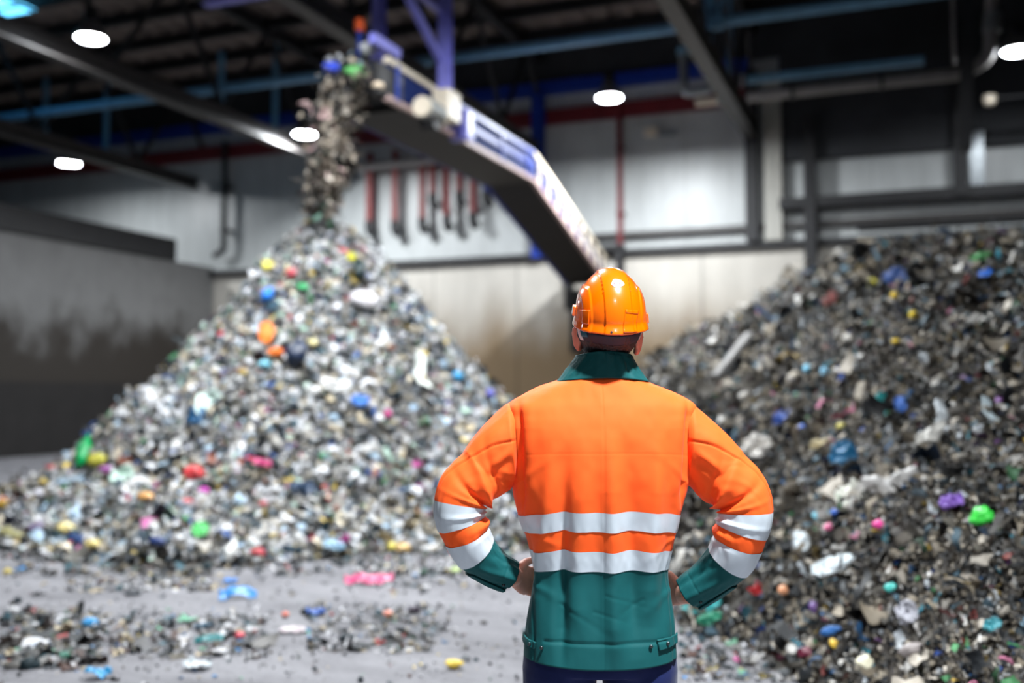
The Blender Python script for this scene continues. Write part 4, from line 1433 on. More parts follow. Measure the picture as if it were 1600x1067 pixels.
def head_pts(TH_, PH_, off=0.0):
    """TH polar from the crown, PH azimuth (pi/2 = face)"""
    x, y, z = np.sin(TH_) * np.cos(PH_), np.sin(TH_) * np.sin(PH_), np.cos(TH_)
    low = np.clip(-z - 0.1, 0, 1)
    X = x * (0.077 + off) * (1 - 0.42 * low ** 1.2)
    Y = y * (0.098 + off)
    Y = np.where(y < 0, Y * (1 - 0.35 * low), Y * (1 - 0.05 * low)) + 0.018 * low
    Z = z * (0.118 + off)
    fr = np.clip(y, 0, 1)
    g = lambda cx, cz, sx, sz: np.exp(-((x - cx) / sx) ** 2 - ((z - cz) / sz) ** 2) * fr
    Y = Y + 0.026 * g(0, -0.22, 0.16, 0.2) + 0.012 * g(0, 0.02, 0.12, 0.2)           # nose
    Y = Y - 0.010 * (g(0.4, 0.04, 0.22, 0.14) + g(-0.4, 0.04, 0.22, 0.14))            # eye sockets
    Y = Y + 0.007 * g(0, 0.26, 0.7, 0.12)                                             # brow
    Y = Y + 0.007 * g(0, -0.5, 0.28, 0.07) - 0.004 * g(0, -0.53, 0.3, 0.02)           # lips
    Y = Y + 0.010 * g(0, -0.82, 0.35, 0.16)                                           # chin
    return X, Y, Z


def to_head(X, Y, Z):
    P = np.stack([X, Y, Z], -1).reshape(-1, 3)
    R = np.array(HROT.to_3x3())
    return P @ R.T + np.array(HEADC)


body = MB()
nu, nv = 60, 72
th = np.linspace(0.01, PI - 0.01, nu)
ph = np.linspace(0, 2 * PI, nv, endpoint=False)
A_, B2 = np.meshgrid(th, ph, indexing='ij')
Hd = to_head(*head_pts(A_, B2))
n0 = len(body.v)
body.v += [tuple(p) for p in Hd]
for i in range(nu - 1):
    for j in range(nv):
        k = (j + 1) % nv
        body.f.append((n0 + i * nv + j, n0 + (i + 1) * nv + j, n0 + (i + 1) * nv + k, n0 + i * nv + k))
body.f.append(tuple(n0 + j for j in range(nv)))
body.f.append(tuple(n0 + (nu - 1) * nv + j for j in reversed(range(nv))))


def blob(mb, c, r, rot=None, nu=14, nv=18):
    V, Q = ball_grid(nu, nv)
    V = V * np.array(r)
    if rot is not None: V = V @ np.array(rot.to_3x3()).T
    n = len(mb.v)
    mb.v += [tuple(np.array(c) + p) for p in V]
    mb.f += [tuple(int(a) + n for a in q) for q in Q]
    mb.f.append(tuple(n + k for k in range(nv)))
    mb.f.append(tuple(n + nu * nv + k for k in reversed(range(nv))))


for s, ex, ey in ((-1, 902, 528), (1, 998, 534)):
    e = L3(ex, ey, 0.0)
    rz = Matrix.Rotation(s * math.radians(-28), 4, 'Z') @ Matrix.Rotation(math.radians(14), 4, 'X') @ Matrix.Rotation(s * math.radians(8), 4, 'Y')
    blob(body, (e.x, e.y, e.z), (0.0095, 0.021, 0.034), rz)
    e2 = e + Vector((s * 0.006, -0.013, 0.004))          # rim of the ear
    for t in range(9):
        a = math.radians(-70 + 230 * t / 8)
        p = Vector((0, -math.sin(a) * 0.019, math.cos(a) * 0.03))
        p = rz @ p
        blob(body, tuple(e + p + Vector((s * 0.003, 0, 0))), (0.0058, 0.0058, 0.0058), None, 6, 8)
    blob(body, tuple(e + Vector((s * -0.006, 0.004, -0.026))), (0.009, 0.012, 0.012), None, 8, 10)
body.tube([(0.012, 0.0, 1.42), (0.014, 0.004, 1.54), (0.019, 0.012, 1.62), (0.021, 0.014, 1.69)], [0.075, 0.062, 0.058, 0.055], 24)


def loft(mb, rings, seg=32):
    """(cx, cy, z, rx, ry) rings"""
    n = len(mb.v)
    for cx, cy, z, rx, ry in rings:
        for k in range(seg):
            a = 2 * PI * k / seg
            mb.v.append((cx + rx * math.cos(a), cy + ry * math.sin(a), z))
    for i in range(len(rings) - 1):
        for k in range(seg):
            j = (k + 1) % seg
            mb.f.append((n + i * seg + k, n + i * seg + j, n + (i + 1) * seg + j, n + (i + 1) * seg + k))
    mb.f.append(tuple(n + k for k in reversed(range(seg))))
    mb.f.append(tuple(n + (len(rings) - 1) * seg + k for k in range(seg)))


loft(body, [(0, 0, 0.86, 0.16, 0.1), (0, 0, 0.98, 0.155, 0.1), (0, 0, 1.08, 0.15, 0.095), (0, 0, 1.2, 0.165, 0.105), (0, 0, 1.33, 0.19, 0.11),
            (0, -0.005, 1.42, 0.2, 0.105), (0, -0.005, 1.47, 0.18, 0.085), (0, -0.005, 1.51, 0.12, 0.07), (0.005, 0, 1.55, 0.06, 0.055)])

LEFT = [(L3(806, 686, 0), .113, .100), (L3(779, 710, -.012), .094, .090), (L3(755, 738, -.022), .078, .079), (L3(727, 765, -.040), .0715, .073),
        (L3(720, 793, -.045), .067, .069), (L3(727, 822, -.042), .063, .066), (L3(741, 853, -.028), .059, .062), (L3(765, 878, -.004), .051, .055),
        (L3(797, 898, .020), .0425, .046)]
RIGHT = [(L3(1066, 686, 0), .113, .100), (L3(1097, 711, -.012), .096, .090), (L3(1123, 740, -.022), .082, .080), (L3(1148, 767, -.040), .0745, .075),
         (L3(1155, 796, -.045), .0695, .071), (L3(1148, 828, -.042), .069, .068), (L3(1137, 862, -.028), .064, .064), (L3(1114, 893, 0.0), .056, .056),
         (L3(1077, 927, .032), .049, .050)]
for arm in (LEFT, RIGHT):
    pts = [a[0] for a in arm]
    body.tube(pts, [.06, .058, .052, .047, .043, .043, .041, .034, .029], 20)

# hands rest on the hips: palm on the jacket, four fingers forward around the waist, thumb along the top
JOINTS = {}


def hand(side):
    arm = LEFT if side < 0 else RIGHT
    wr = arm[-1][0]
    s = side
    # palm runs from the wrist forward (+y) and inward along the hip
    kn = Vector((s * 0.200, 0.125, 1.012 if s < 0 else 0.985))
    wr2 = wr + Vector((-s * 0.012, 0.03, -0.008))
    d = (kn - wr2).normalized()
    up = Vector((0, 0, 1)); up = (up - d * up.dot(d)).normalized()
    out = d.cross(up) * (-1 if s < 0 else 1)          # away from the hip
    if out.x * s < 0: out = -out
    body.tube([wr - Vector((0, 0, 0)), wr2], [0.029, 0.027], 18)
    # palm as a flattened loft
    n = len(body.v); seg = 20
    secs = [(wr2 - d * 0.012, .026, .021), (wr2 + d * 0.02, .034, .019), (wr2 + d * 0.05, .042, .017), (kn - d * 0.008, .043, .015), (kn + d * 0.004, .039, .011)]
    for c, h, w in secs:
        for k in range(seg):
            a = 2 * PI * k / seg
            body.v.append(tuple(c + up * (math.sin(a) * h) + out * (math.cos(a) * w)))
    for i in range(len(secs) - 1):
        for k in range(seg):
            j = (k + 1) % seg
            body.f.append((n + i * seg + k, n + i * seg + j, n + (i + 1) * seg + j, n + (i + 1) * seg + k))
    body.f.append(tuple(n + k for k in reversed(range(seg))))
    body.f.append(tuple(n + (len(secs) - 1) * seg + k for k in range(seg)))
    # fingers: index on top; each curls inward round the front of the waist
    for q, (oz, l) in enumerate(((.031, .074), (.0105, .082), (-.0105, .077), (-.031, .060))):
        p0 = kn + up * oz - d * 0.012
        p = [p0, p0 + d * 0.014]
        ang = [22, 52, 78]
        seglen = [l * .45, l * .32, l * .25]
        fan = math.radians((1.5 - q) * 5)
        cur = p[-1]
        for a, sl in zip(ang, seglen):
            a = math.radians(a + q * 3)
            v = (d * math.cos(a) - out * math.sin(a)) * math.cos(fan) + up * math.sin(fan)
            cur = cur + v * sl
            p.append(cur)
        body.tube(p, [.0105, .0098, .0092, .0084, .0068], 12)
        blob(body, tuple(p[-1]), (.0068, .0068, .0068), None, 6, 8)
    # thumb from the side of the palm near the wrist
    b0 = wr2 + d * 0.018 + up * 0.026 - out * 0.004
    p = [b0, b0 + d * 0.026 + up * 0.020 - out * 0.006, b0 + d * 0.052 + up * 0.030 - out * 0.014, b0 + d * 0.074 + up * 0.032 - out * 0.024]
    body.tube(p, [.0145, .0118, .0102, .0078], 12)
    blob(body, tuple(p[-1]), (.0078, .0078, .0078), None, 6, 8)


hand(-1)
hand(1)
# legs inside the trousers
for s in (-1, 1):
    body.tube([(s * 0.085, 0, 0.9), (s * 0.095, 0, 0.76), (s * 0.108, 0.01, 0.48), (s * 0.118, -0.005, 0.34), (s * 0.125, -0.01, 0.1), (s * 0.127, 0.0, 0.05)],
              [0.09, 0.08, 0.055, 0.052, 0.036, 0.036], 18)
person = voxel_union(body, 'person', M['skin'], 0.0042, 4)
person.location = (PX, PY, 0)
tag(person, 'person seen from behind, hands on hips, in orange and green high-visibility jacket and hard hat', 'person')

# hair: cropped, darker shell on the back and sides of the head
nu, nv = 46, 90
th = np.linspace(0.25, 2.28, nu)
ph = np.linspace(PI * 0.92, PI * 2.08, nv)
A_, B2 = np.meshgrid(th, ph, indexing='ij')
edge = np.minimum(1, np.minimum((2.30 - A_) / 0.35, np.minimum((B2 - PI * 0.92), (PI * 2.08 - B2)) / 0.12))
off = 0.0015 + 0.006 * np.clip(edge, 0, 1) + 0.0016 * fbm(B2 * 22, A_ * 4, 1.0, 3)
Hh = to_head(*head_pts(A_, B2, off))
me = fast_mesh('hair', Hh, quads=grid_faces(nu, nv))
o = mesh_obj('hair', me, M['hair'], person)
s_ = o.modifiers.new('thickness', 'SOLIDIFY'); s_.thickness = 0.004; s_.offset = -1
# face details
for s in (-1, 1):
    V = to_head(*head_pts(np.array([[PI / 2 - 0.04]]), np.array([[PI / 2 - s * 0.4]])))[0]
    mb = MB(); blob(mb, V + np.array([0, -0.006, 0]), (0.0115, 0.0115, 0.0115))
    mb.build('eye', M['white_plastic'], person, smooth=True)
    mb = MB(); blob(mb, V + np.array([-0.001, 0.0035, 0.001]), (0.005, 0.0032, 0.005))
    mb.build('iris', plain('iris', (70, 50, 36), rough=0.2), person, smooth=True)
    tt = np.linspace(0.2, 0.62, 8)
    pts = to_head(*head_pts(np.full((1, 8), PI / 2 - 0.27), np.array([PI / 2 - s * tt]), 0.001))
    mb = MB().tube([Vector(p) for p in pts], [.002, .0035, .004, .004, .0038, .0034, .003, .0015], 8)
    mb.build('eyebrow', M['hair'], person, smooth=True)
tt = np.linspace(-0.24, 0.24, 9)
pts = to_head(*head_pts(np.full((1, 9), PI / 2 + 0.55), np.array([PI / 2 + tt]), 0.0))
MB().tube([Vector(p) for p in pts], [.002, .004, .005, .0055, .0055, .0055, .005, .004, .002], 8).build('lips', plain('lips', (190, 110, 104), rough=0.4), person, smooth=True)

# ------------------------------------------------------------------ jacket body
ZS = [0.840, 0.90, 0.96, 1.03, 1.08, 1.13, 1.20, 1.27, 1.35, 1.43, 1.48, 1.511, 1.532, 1.555, 1.573, 1.587, 1.595]
XL = [-.215, -.212, -.203, -.194, -.199, -.210, -.231, -.246, -.251, -.255, -.256, -.253, -.222, -.174, -.128, -.094, -.080]
XR = [.207, .203, .197, .192, .199, .209, .225, .240, .246, .251, .255, .254, .224, .176, .132, .104, .092]
YB = [-.136, -.132, -.124, -.120, -.126, -.134, -.143, -.150, -.152, -.148, -.137, -.124, -.112, -.100, -.090, -.080, -.074]
YF = [.136, .138, .136, .134, .136, .138, .142, .145, .142, .130, .116, .100, .090, .082, .076, .070, .066]


def gl(d, s):
    return np.exp(-(d / s) ** 2)


def torso_base(Z, PHI):
    nar = np.interp(Z, [0.84, 0.95, 1.03, 1.3, 1.47], [0.985, 0.97, 0.95, 0.97, 1.0])
    xl, xr = hermite(ZS, XL, Z) * nar, hermite(ZS, XR, Z) * nar
    yb, yf = hermite(ZS, YB, Z), hermite(ZS, YF, Z)
    e = np.interp(Z, [0.84, 1.1, 1.45, 1.55, 1.6], [2.5, 2.7, 2.6, 2.1, 2.0])
    c, s = np.cos(PHI), np.sin(PHI)
    cx = np.sign(c) * np.abs(c) ** (2 / e)
    sy = np.sign(s) * np.abs(s) ** (2 / e)
    xm, xh = (xl + xr) / 2, (xr - xl) / 2
    X = xm + xh * cx
    Y = np.where(s < 0, -yb, yf) * sy
    lift = 0.031 * np.clip(1 - np.abs(X / 0.238) ** 4, 0, 1) * np.interp(Z, [0.84, 1.0, 1.25, 1.45], [0, 1, 1, 0])
    Zo = Z + lift - 0.012 * np.clip(1 - (X / 0.2) ** 2, 0, 1) * np.interp(Z, [0.84, 0.93], [1, 0]) * (s < 0)
    return X, Y, Zo


def torso_disp(X, Y, Z, PHI):
    """folds, seams and wrinkles of the cloth, outwards positive, in metres"""
    back = np.clip(-Y / 0.05, 0, 1)
    xp = X * K + 938
    d = 0.0
    vert = lambda x0, sl, s, a, z0, z1: a * gl(X - (x0 + sl * (Z - 1.2)), s) * np.clip((Z - z0) / 0.08, 0, 1) * np.clip((z1 + 0.06 - Z) / 0.24, 0, 1) ** 1.3 * back
    d = d + vert(-0.108, 0.02, 0.017, -0.019, 0.84, 1.36)
    d = d + vert(-0.060, 0.05, 0.026, 0.009, 0.88, 1.42)
    d = d + vert(0.016, -0.02, 0.024, 0.016, 0.84, 1.44)
    d = d + vert(0.066, -0.04, 0.024, -0.011, 0.86, 1.38)
    d = d + vert(0.128, 0.06, 0.024, 0.014, 0.92, 1.44)
    d = d + vert(-0.155, 0.10, 0.018, 0.010, 0.9, 1.40)
    d = d + vert(0.178, 0.10, 0.014, -0.007, 0.9, 1.30)
    # drag folds running from the armpits towards the spine
    def line(x0, z0, x1, z1, s, a):
        vx, vz = x1 - x0, z1 - z0
        l2 = vx * vx + vz * vz
        t = np.clip(((X - x0) * vx + (Z - z0) * vz) / l2, 0, 1)
        dd = np.hypot(X - x0 - vx * t, Z - z0 - vz * t)
        return a * gl(dd, s * (0.6 + 0.8 * t)) * (1 - t * 0.85) * back
    d = d + line(-0.225, 1.30, -0.09, 1.40, 0.014, 0.002) + line(0.22, 1.30, 0.10, 1.41, 0.014, 0.002)
    d = d + line(-0.20, 1.16, -0.06, 1.08, 0.008, 0.002) + line(0.19, 1.14, 0.09, 1.07, 0.008, 0.002)
    d = d + line(-0.19, 1.02, -0.04, 0.93, 0.012, 0.003) + line(0.185, 1.0, 0.05, 0.92, 0.012, 0.003)
    d = d + line(-0.12, 0.97, 0.02, 0.90, 0.006, -0.0018) + line(0.10, 0.98, 0.02, 0.94, 0.006, -0.0015)
    d = d + line(0.0, 0.99, 0.14, 0.955, 0.004, -0.0012) + line(-0.03, 0.955, 0.09, 0.925, 0.004, -0.0012)
    # deep tuck beside each armhole
    for x0, sl in ((-0.222, -0.01), (0.214, 0.075)):
        d = d - 0.011 * gl(X - (x0 + sl * (Z - 1.35)), 0.008) * np.clip((Z - 1.22) / 0.06, 0, 1) * np.clip((1.53 - Z) / 0.06, 0, 1) * back
        d = d + 0.003 * gl(X - (x0 + sl * (Z - 1.35)) - (0.026 if x0 < 0 else -0.024), 0.014) * np.clip((Z - 1.22) / 0.06, 0, 1) * np.clip((1.53 - Z) / 0.06, 0, 1) * back
    # side panel seams
    for z_, xs_ in (((0.86, 1.05, 1.12, 1.2, 1.3), (-0.186, -0.180, -0.192, -0.216, -0.224)), ((0.86, 1.05, 1.12, 1.2, 1.3), (0.186, 0.172, 0.188, 0.206, 0.214))):
        xs0 = np.interp(Z, z_, xs_)
        d = d - 0.0035 * gl(X - xs0, 0.0035) * back * (Z < 1.3)
        side = 1 if xs_[0] > 0 else -1
        d = d - 0.010 * np.clip((X - xs0) * side / 0.012, 0, 1) * back * np.interp(Z, [0.95, 1.03, 1.2, 1.3], [0, 1, 1, 0])
    # centre seam, yoke press line, waistband stitching
    d = d - 0.0012 * gl(X + 0.004, 0.0016) * back * (Z < 1.56)
    d = d - 0.0006 * gl(Z - 1.375, 0.002) * back
    d = d - 0.003 * gl(Z - 0.892, 0.0028) * (np.abs(X) < 0.16) * back
    d = d + 0.001 * np.clip((0.892 - Z) / 0.01, 0, 1)
    d = d + 0.004 * fbm(X * 9, Z * 4, Y * 9, 3) + 0.0012 * fbm(X * 30, Z * 16, Y * 22, 2)
    # shirring just above the tape lines
    for zt in (1.155, 1.075):
        d = d + 0.0005 * np.sin(X * 260 + 3 * vnoise(X * 20, zt)) * gl(Z - zt, 0.012) * back
    return d


def torso_surf(Z, PHI, off=0.0):
    X, Y, Zo = torso_base(Z, PHI)
    e = 1e-3
    a = np.stack(torso_base(Z, PHI + e), -1) - np.stack(torso_base(Z, PHI - e), -1)
    b = np.stack(torso_base(Z + e, PHI), -1) - np.stack(torso_base(Z - e, PHI), -1)
    n = np.cross(a, b)
    n /= np.linalg.norm(n, axis=-1, keepdims=True) + 1e-12
    d = torso_disp(X, Y, Z, PHI) + off
    return np.stack([X, Y, Zo], -1) + n * d[..., None]


BT1, BT0 = 1.205, 1.155        # upper tape
BB1, BB0 = 1.103, 1.050        # lower tape
zr = np.unique(np.concatenate([np.linspace(0.842, 1.594, 236), [BT1, BT0, BB1, BB0]]))
NC = 330
# even spacing round the body
phd = np.linspace(0, 2 * PI, 4000)
xx, yy, _ = torso_base(np.full(4000, 1.2), phd)
arc = np.concatenate([[0], np.cumsum(np.hypot(np.diff(xx), np.diff(yy)))])
phis = np.interp(np.linspace(0, arc[-1], NC, endpoint=False), arc, phd)


def wrap_faces(nr, nc):
    q = []
    for i in range(nr - 1):
        for j in range(nc):
            k = (j + 1) % nc
            q.append((i * nc + j, i * nc + k, (i + 1) * nc + k, (i + 1) * nc + j))
    return np.array(q)


Zg, Pg = np.meshgrid(zr, phis, indexing='ij')
V = torso_surf(Zg, Pg)
# turned-in hem
Vh = torso_surf(np.full((1, NC), 0.842), phis[None]) * np.array([0.975, 0.965, 1]) + np.array([0, 0, -0.002])
Vi = torso_surf(np.full((1, NC), 0.90), phis[None], -0.012)
V = np.concatenate([Vi, Vh, V], 0)
rows = np.concatenate([[0.85, 0.842], zr])
Q = wrap_faces(len(rows), NC)
me = fast_mesh('jacket', V.reshape(-1, 3), quads=Q)
mid = (np.repeat((rows[:-1] + rows[1:]) / 2, NC))
jacket = mesh_obj('jacket', me, [M['orange'], M['green']], person)
mi = (mid < BB0).astype(np.int32)
me.polygons.foreach_set('material_index', mi)
for nm, z0, z1 in (('reflective_band', BT0, BT1), ('reflective_band', BB0, BB1)):
    zz = np.linspace(z0, z1, 14)
    zg, pg = np.meshgrid(zz, phis, indexing='ij')
    vv = torso_surf(zg, pg, 0.0016)
    inner = torso_surf(np.array([[z0], [z1]]) + 0 * phis[None], np.stack([phis, phis]), -0.001)
    mesh_obj(nm, fast_mesh(nm, vv.reshape(-1, 3), quads=wrap_faces(len(vv), NC)), M['tape'], jacket)


def torso_find(px, py):
    """(z, phi) on the jacket back that shows at a photo pixel"""
    best, arg = 1e9, None
    zs, ps = np.meshgrid(np.linspace(0.842, 1.58, 300), np.linspace(PI * 1.0, PI * 2.0, 500), indexing='ij')
    P = torso_surf(zs, ps) + np.array([PX, PY, -CAM_Z])
    yc = P[..., 1] * math.cos(PITCH) + P[..., 2] * math.sin(PITCH)
    zc = -P[..., 1] * math.sin(PITCH) + P[..., 2] * math.cos(PITCH)
    e = (CX + F_PX * P[..., 0] / yc - px) ** 2 + (CY - F_PX * zc / yc - py) ** 2
    i = np.unravel_index(np.argmin(e), e.shape)
    return zs[i], ps[i]


# waist tabs with snaps
for corners in (((817, 986), (839, 1003), (836, 1014), (816, 998)), ((1026, 1000), (1055, 988), (1055, 1004), (1029, 1017))):
    zp = [torso_find(*c) for c in corners]
    u, v = np.meshgrid(np.linspace(0, 1, 22), np.linspace(0, 1, 14), indexing='ij')
    w4 = [(1 - u) * (1 - v), u * (1 - v), u * v, (1 - u) * v]
    zg = sum(w * z for w, (z, p) in zip(w4, zp)); pg = sum(w * p for w, (z, p) in zip(w4, zp))
    vv = torso_surf(zg, pg, 0.0038)
    me = fast_mesh('waist_tab', vv.reshape(-1, 3), quads=grid_faces(22, 14))
    o = mesh_obj('waist_tab', me, M['green'], jacket)
    s_ = o.modifiers.new('thickness', 'SOLIDIFY'); s_.thickness = 0.005; s_.offset = 0
    left = corners[0][0] < 900
    for uu in ((0.8, 1.25) if left else (-0.2, 0.3)):
        zc_ = (zp[0][0] * (1 - uu) + zp[1][0] * uu + zp[3][0] * (1 - uu) + zp[2][0] * uu) / 2
        pc_ = (zp[0][1] * (1 - uu) + zp[1][1] * uu + zp[3][1] * (1 - uu) + zp[2][1] * uu) / 2
        c = torso_surf(np.array([[zc_]]), np.array([[pc_]]), 0.009 if 0 < uu < 1 else 0.004)[0, 0]
        mb = MB(); blob(mb, c, (0.0052, 0.003, 0.0052), None, 8, 12)
        mb.build('snap_button', M['snap'], jacket, smooth=True)

# ------------------------------------------------------------------ sleeves


def sleeve(arm, side, band_px):
    pts = np.array([a[0] for a in arm]); ra = np.array([a[1] for a in arm]); rb = np.array([a[2] for a in arm])
    sl = np.concatenate([[0], np.cumsum(np.linalg.norm(np.diff(pts, axis=0), axis=1))])
    sl /= sl[-1]
    fine = np.linspace(0, 1, 400)
    C = np.stack([hermite(sl, pts[:, k], fine) for k in range(3)], -1)
    yy_ = 610 - (C[:, 2] - CAM_Z) * K                      # photo height of the centre line
    bands = [float(np.interp(b, yy_, fine)) for b in band_px]
    s = np.unique(np.concatenate([np.linspace(0, 1, 190), bands]))
    NCs = 190
    def surf(S, PH, off=0.0):
        C = np.stack([hermite(sl, pts[:, k], S) for k in range(3)], -1)
        e = 1e-3
        Tn = np.stack([hermite(sl, pts[:, k], S + e) - hermite(sl, pts[:, k], S - e) for k in range(3)], -1)
        Tn /= np.linalg.norm(Tn, axis=-1, keepdims=True)
        # at the armhole the ring stands upright like the seam
        w = np.clip(1 - S / 0.30, 0, 1)[..., None]
        Tn = Tn * (1 - w) + np.array([side, 0, -0.05]) * w
        Tn /= np.linalg.norm(Tn, axis=-1, keepdims=True)
        a = np.array([0, -1.0, 0]) - Tn * (-Tn[..., 1:2])
        a /= np.linalg.norm(a, axis=-1, keepdims=True)
        b = np.cross(Tn, a)
        if side > 0: b = -b
        r1_, r2_ = hermite(sl, ra, S), hermite(sl, rb, S)
        co, si = np.cos(PH), np.sin(PH)                    # 0 = back, +90 = outer side, -90 = inner side
        dirn = a * co[..., None] + b * si[..., None]
        R = 1 / np.sqrt((co / r2_) ** 2 + (si / r1_) ** 2)
        inner = np.clip(-si, 0, 1); outer = np.clip(si, 0, 1); back = np.clip(co, 0, 1)
        phw = np.arctan2(si, co)
        d = 0.0
        s1, s2, s3, s4 = bands
        # creases that gather at the inside of the elbow and fan over the back of the sleeve
        for k, (ds, slope, wd, am) in enumerate(((-0.012, 0.012, 0.008, 0.004), (-0.034, 0.030, 0.012, -0.010), (-0.085, 0.052, 0.030, 0.013), (-0.16, 0.07, 0.022, -0.004),
                                                 (0.075, 0.012, 0.010, 0.005))):
            c0 = s1 + ds - slope * (phw + PI / 2) * 0.9
            fade = np.exp(-((phw + PI / 2 - 0.5) / 1.5) ** 2)
            d = d + 1.35 * am * gl(S - c0, wd) * fade
        # pinch between the two tapes on the inner side
        mid_ = (s2 + s3) / 2
        d = d + 0.007 * gl(S - mid_, 0.018) * inner - 0.007 * gl(S - s2 + 0.004, 0.008) * inner * np.clip(co + 0.6, 0, 1) - 0.006 * gl(S - s3 - 0.004, 0.008) * inner
        # lengthwise folds from the shoulder
        for ph0, tw, wd, am, a0, a1 in ((0.35, 1.2, 0.22, 0.003, 0.02, 0.42), (-0.45, 1.0, 0.15, -0.004, 0.02, 0.30), (0.95, 0.5, 0.25, 0.003, 0.05, 0.5), (-0.15, 0.6, 0.12, 0.004, 0.02, 0.26)):
            d = d + am * gl(np.angle(np.exp(1j * (phw - ph0 - tw * S))), wd) * np.clip((S - a0) / 0.08, 0, 1) * np.clip((a1 - S) / 0.1, 0, 1)
        # forearm twist folds
        for ph0, tw, wd, am in ((0.3, -1.6, 0.2, 0.005), (1.2, -1.8, 0.22, -0.004), (-0.6, -1.4, 0.2, -0.004), (2.2, -1.4, 0.25, 0.004)):
            d = d + am * gl(np.angle(np.exp(1j * (phw - ph0 - tw * (S - s4)))), wd) * np.clip((S - s4) / 0.06, 0, 1)
        # back seam from armhole to elbow
        pseam = 0.02 + 1.25 * np.clip(S / max(s1, 0.1), 0, 1.2)
        d = d - 0.0030 * gl((phw - pseam) * R, 0.0026) * (S < s1 + 0.03)
        d = d + 0.0022 * np.clip((phw - pseam) * R / 0.006, 0, 1) * np.clip((pseam + 0.8 - phw) / 0.4, 0, 1) * (S < s1)
        d = d + 0.0032 * fbm(C[..., 0] * 14 + co * 1.2, C[..., 2] * 14 + si * 1.2, co * 2.0, 3) * np.clip(S / 0.05, 0, 1)
        # cuff hem
        d = d + 0.0008 * np.clip((S - 0.93) / 0.02, 0, 1) - 0.0010 * gl(S - 0.925, 0.004)
        # tuck under the armhole seam
        d = d - 0.016 * np.clip(1 - S / 0.035, 0, 1) ** 1.5
        return C + dirn * (R + d + off)[..., None]
    ph = np.linspace(0, 2 * PI, NCs, endpoint=False)
    Sg, Pg = np.meshgrid(s, ph, indexing='ij')
    V = surf(Sg, Pg)
    # turned-in cuff
    V2 = surf(np.full((1, NCs), 0.998), ph[None], -0.004)
    V3 = surf(np.full((1, NCs), 0.93), ph[None], -0.010)
    V = np.concatenate([V, V2, V3], 0)
    me = fast_mesh('sleeve', V.reshape(-1, 3), quads=wrap_faces(len(V), NCs))
    o = mesh_obj('sleeve', me, [M['orange'], M['green']], jacket)
    rows = np.concatenate([s, [0.999, 0.999]])
    midr = np.repeat((rows[:-1] + rows[1:]) / 2, NCs)
    me.polygons.foreach_set('material_index', (midr > bands[3]).astype(np.int32))
    o['label'] = 'sleeve with two silver bands and a green cuff'
    for b0, b1 in ((bands[0], bands[1]), (bands[2], bands[3])):
        ss = np.linspace(b0, b1, 14)
        sg, pg = np.meshgrid(ss, ph, indexing='ij')
        vv = surf(sg, pg, 0.0015)
        inn = surf(np.array([[b0], [b1]]) + 0 * ph[None], np.stack([ph, ph]), -0.001)
        mesh_obj('reflective_band', fast_mesh('reflective_band', vv.reshape(-1, 3), quads=wrap_faces(len(vv), NCs)), M['tape'], o)
    c = surf(np.array([[0.955]]), np.array([[0.5]]), 0.001)[0, 0]
    mb = MB(); blob(mb, c, (0.0045, 0.0035, 0.0045), None, 8, 12)
    mb.build('snap_button', M['snap'], o, smooth=True)
    # buttoned cuff flap on the underside
    sg, pg = np.meshgrid(np.linspace(0.80, 1.0, 16), np.linspace(0.95, 1.75, 16), indexing='ij')
    vv = surf(sg, pg, 0.004)
    fl = mesh_obj('cuff_flap', fast_mesh('cuff_flap', vv.reshape(-1, 3), quads=grid_faces(16, 16)), M['green'], o)
    s_ = fl.modifiers.new('thickness', 'SOLIDIFY'); s_.thickness = 0.004; s_.offset = 0
    return o


sleeve(LEFT, -1, (784, 813, 832, 858))
sleeve(RIGHT, 1, (796, 824, 843, 871))

# ------------------------------------------------------------------ collar
nu, nv = 26, 170
g0 = 0.42
hh, pp = np.meshgrid(np.linspace(0, 1, nu), np.linspace(PI / 2 + g0, PI * 2.5 - g0, nv), indexing='ij')
fr = np.clip(np.sin(pp), 0, 1)                                  # towards the throat
cx_ = 0.012
rx = 0.112 - 0.038 * hh - 0.010 * np.sin(hh * PI) * 0.5 + 0.024 * np.clip((-np.cos(pp) - 0.62) / 0.38, 0, 1) * (1 - 0.75 * hh) + 0.006 * np.clip((np.cos(pp) - 0.7) / 0.3, 0, 1) * (1 - hh)
ryb = 0.083 - 0.016 * hh
ryf = 0.078 + 0.012 * hh
x = cx_ + rx * np.cos(pp)
y = np.where(np.sin(pp) < 0, ryb, ryf) * np.sin(pp) - 0.008
z = 1.577 + 0.072 * hh - 0.020 * fr * (1 - hh) - 0.014 * fr ** 2 + 0.006 * np.clip(-np.sin(pp), 0, 1) - 0.006 * np.abs(np.cos(pp)) ** 2
dsp = 0.003 * fbm(pp * 3, hh * 2, 4.0, 3) + 0.006 * gl(pp - 5.15, 0.12) * gl(hh - 0.45, 0.3) - 0.006 * gl(pp - 5.02, 0.07) * gl(hh - 0.5, 0.35) - 0.006 * gl(pp - 5.34, 0.08) * gl(hh - 0.35, 0.25)
dsp = dsp - 0.0012 * gl(hh - 0.9, 0.02) - 0.0012 * gl(pp - 4.66, 0.012)
x = x + np.cos(pp) * dsp; y = y + np.sin(pp) * dsp
me = fast_mesh('collar', np.stack([x, y, z], -1).reshape(-1, 3), quads=grid_faces(nu, nv))
o = mesh_obj('collar', me, M['green'], jacket)
s_ = o.modifiers.new('thickness', 'SOLIDIFY'); s_.thickness = 0.0045; s_.offset = 0

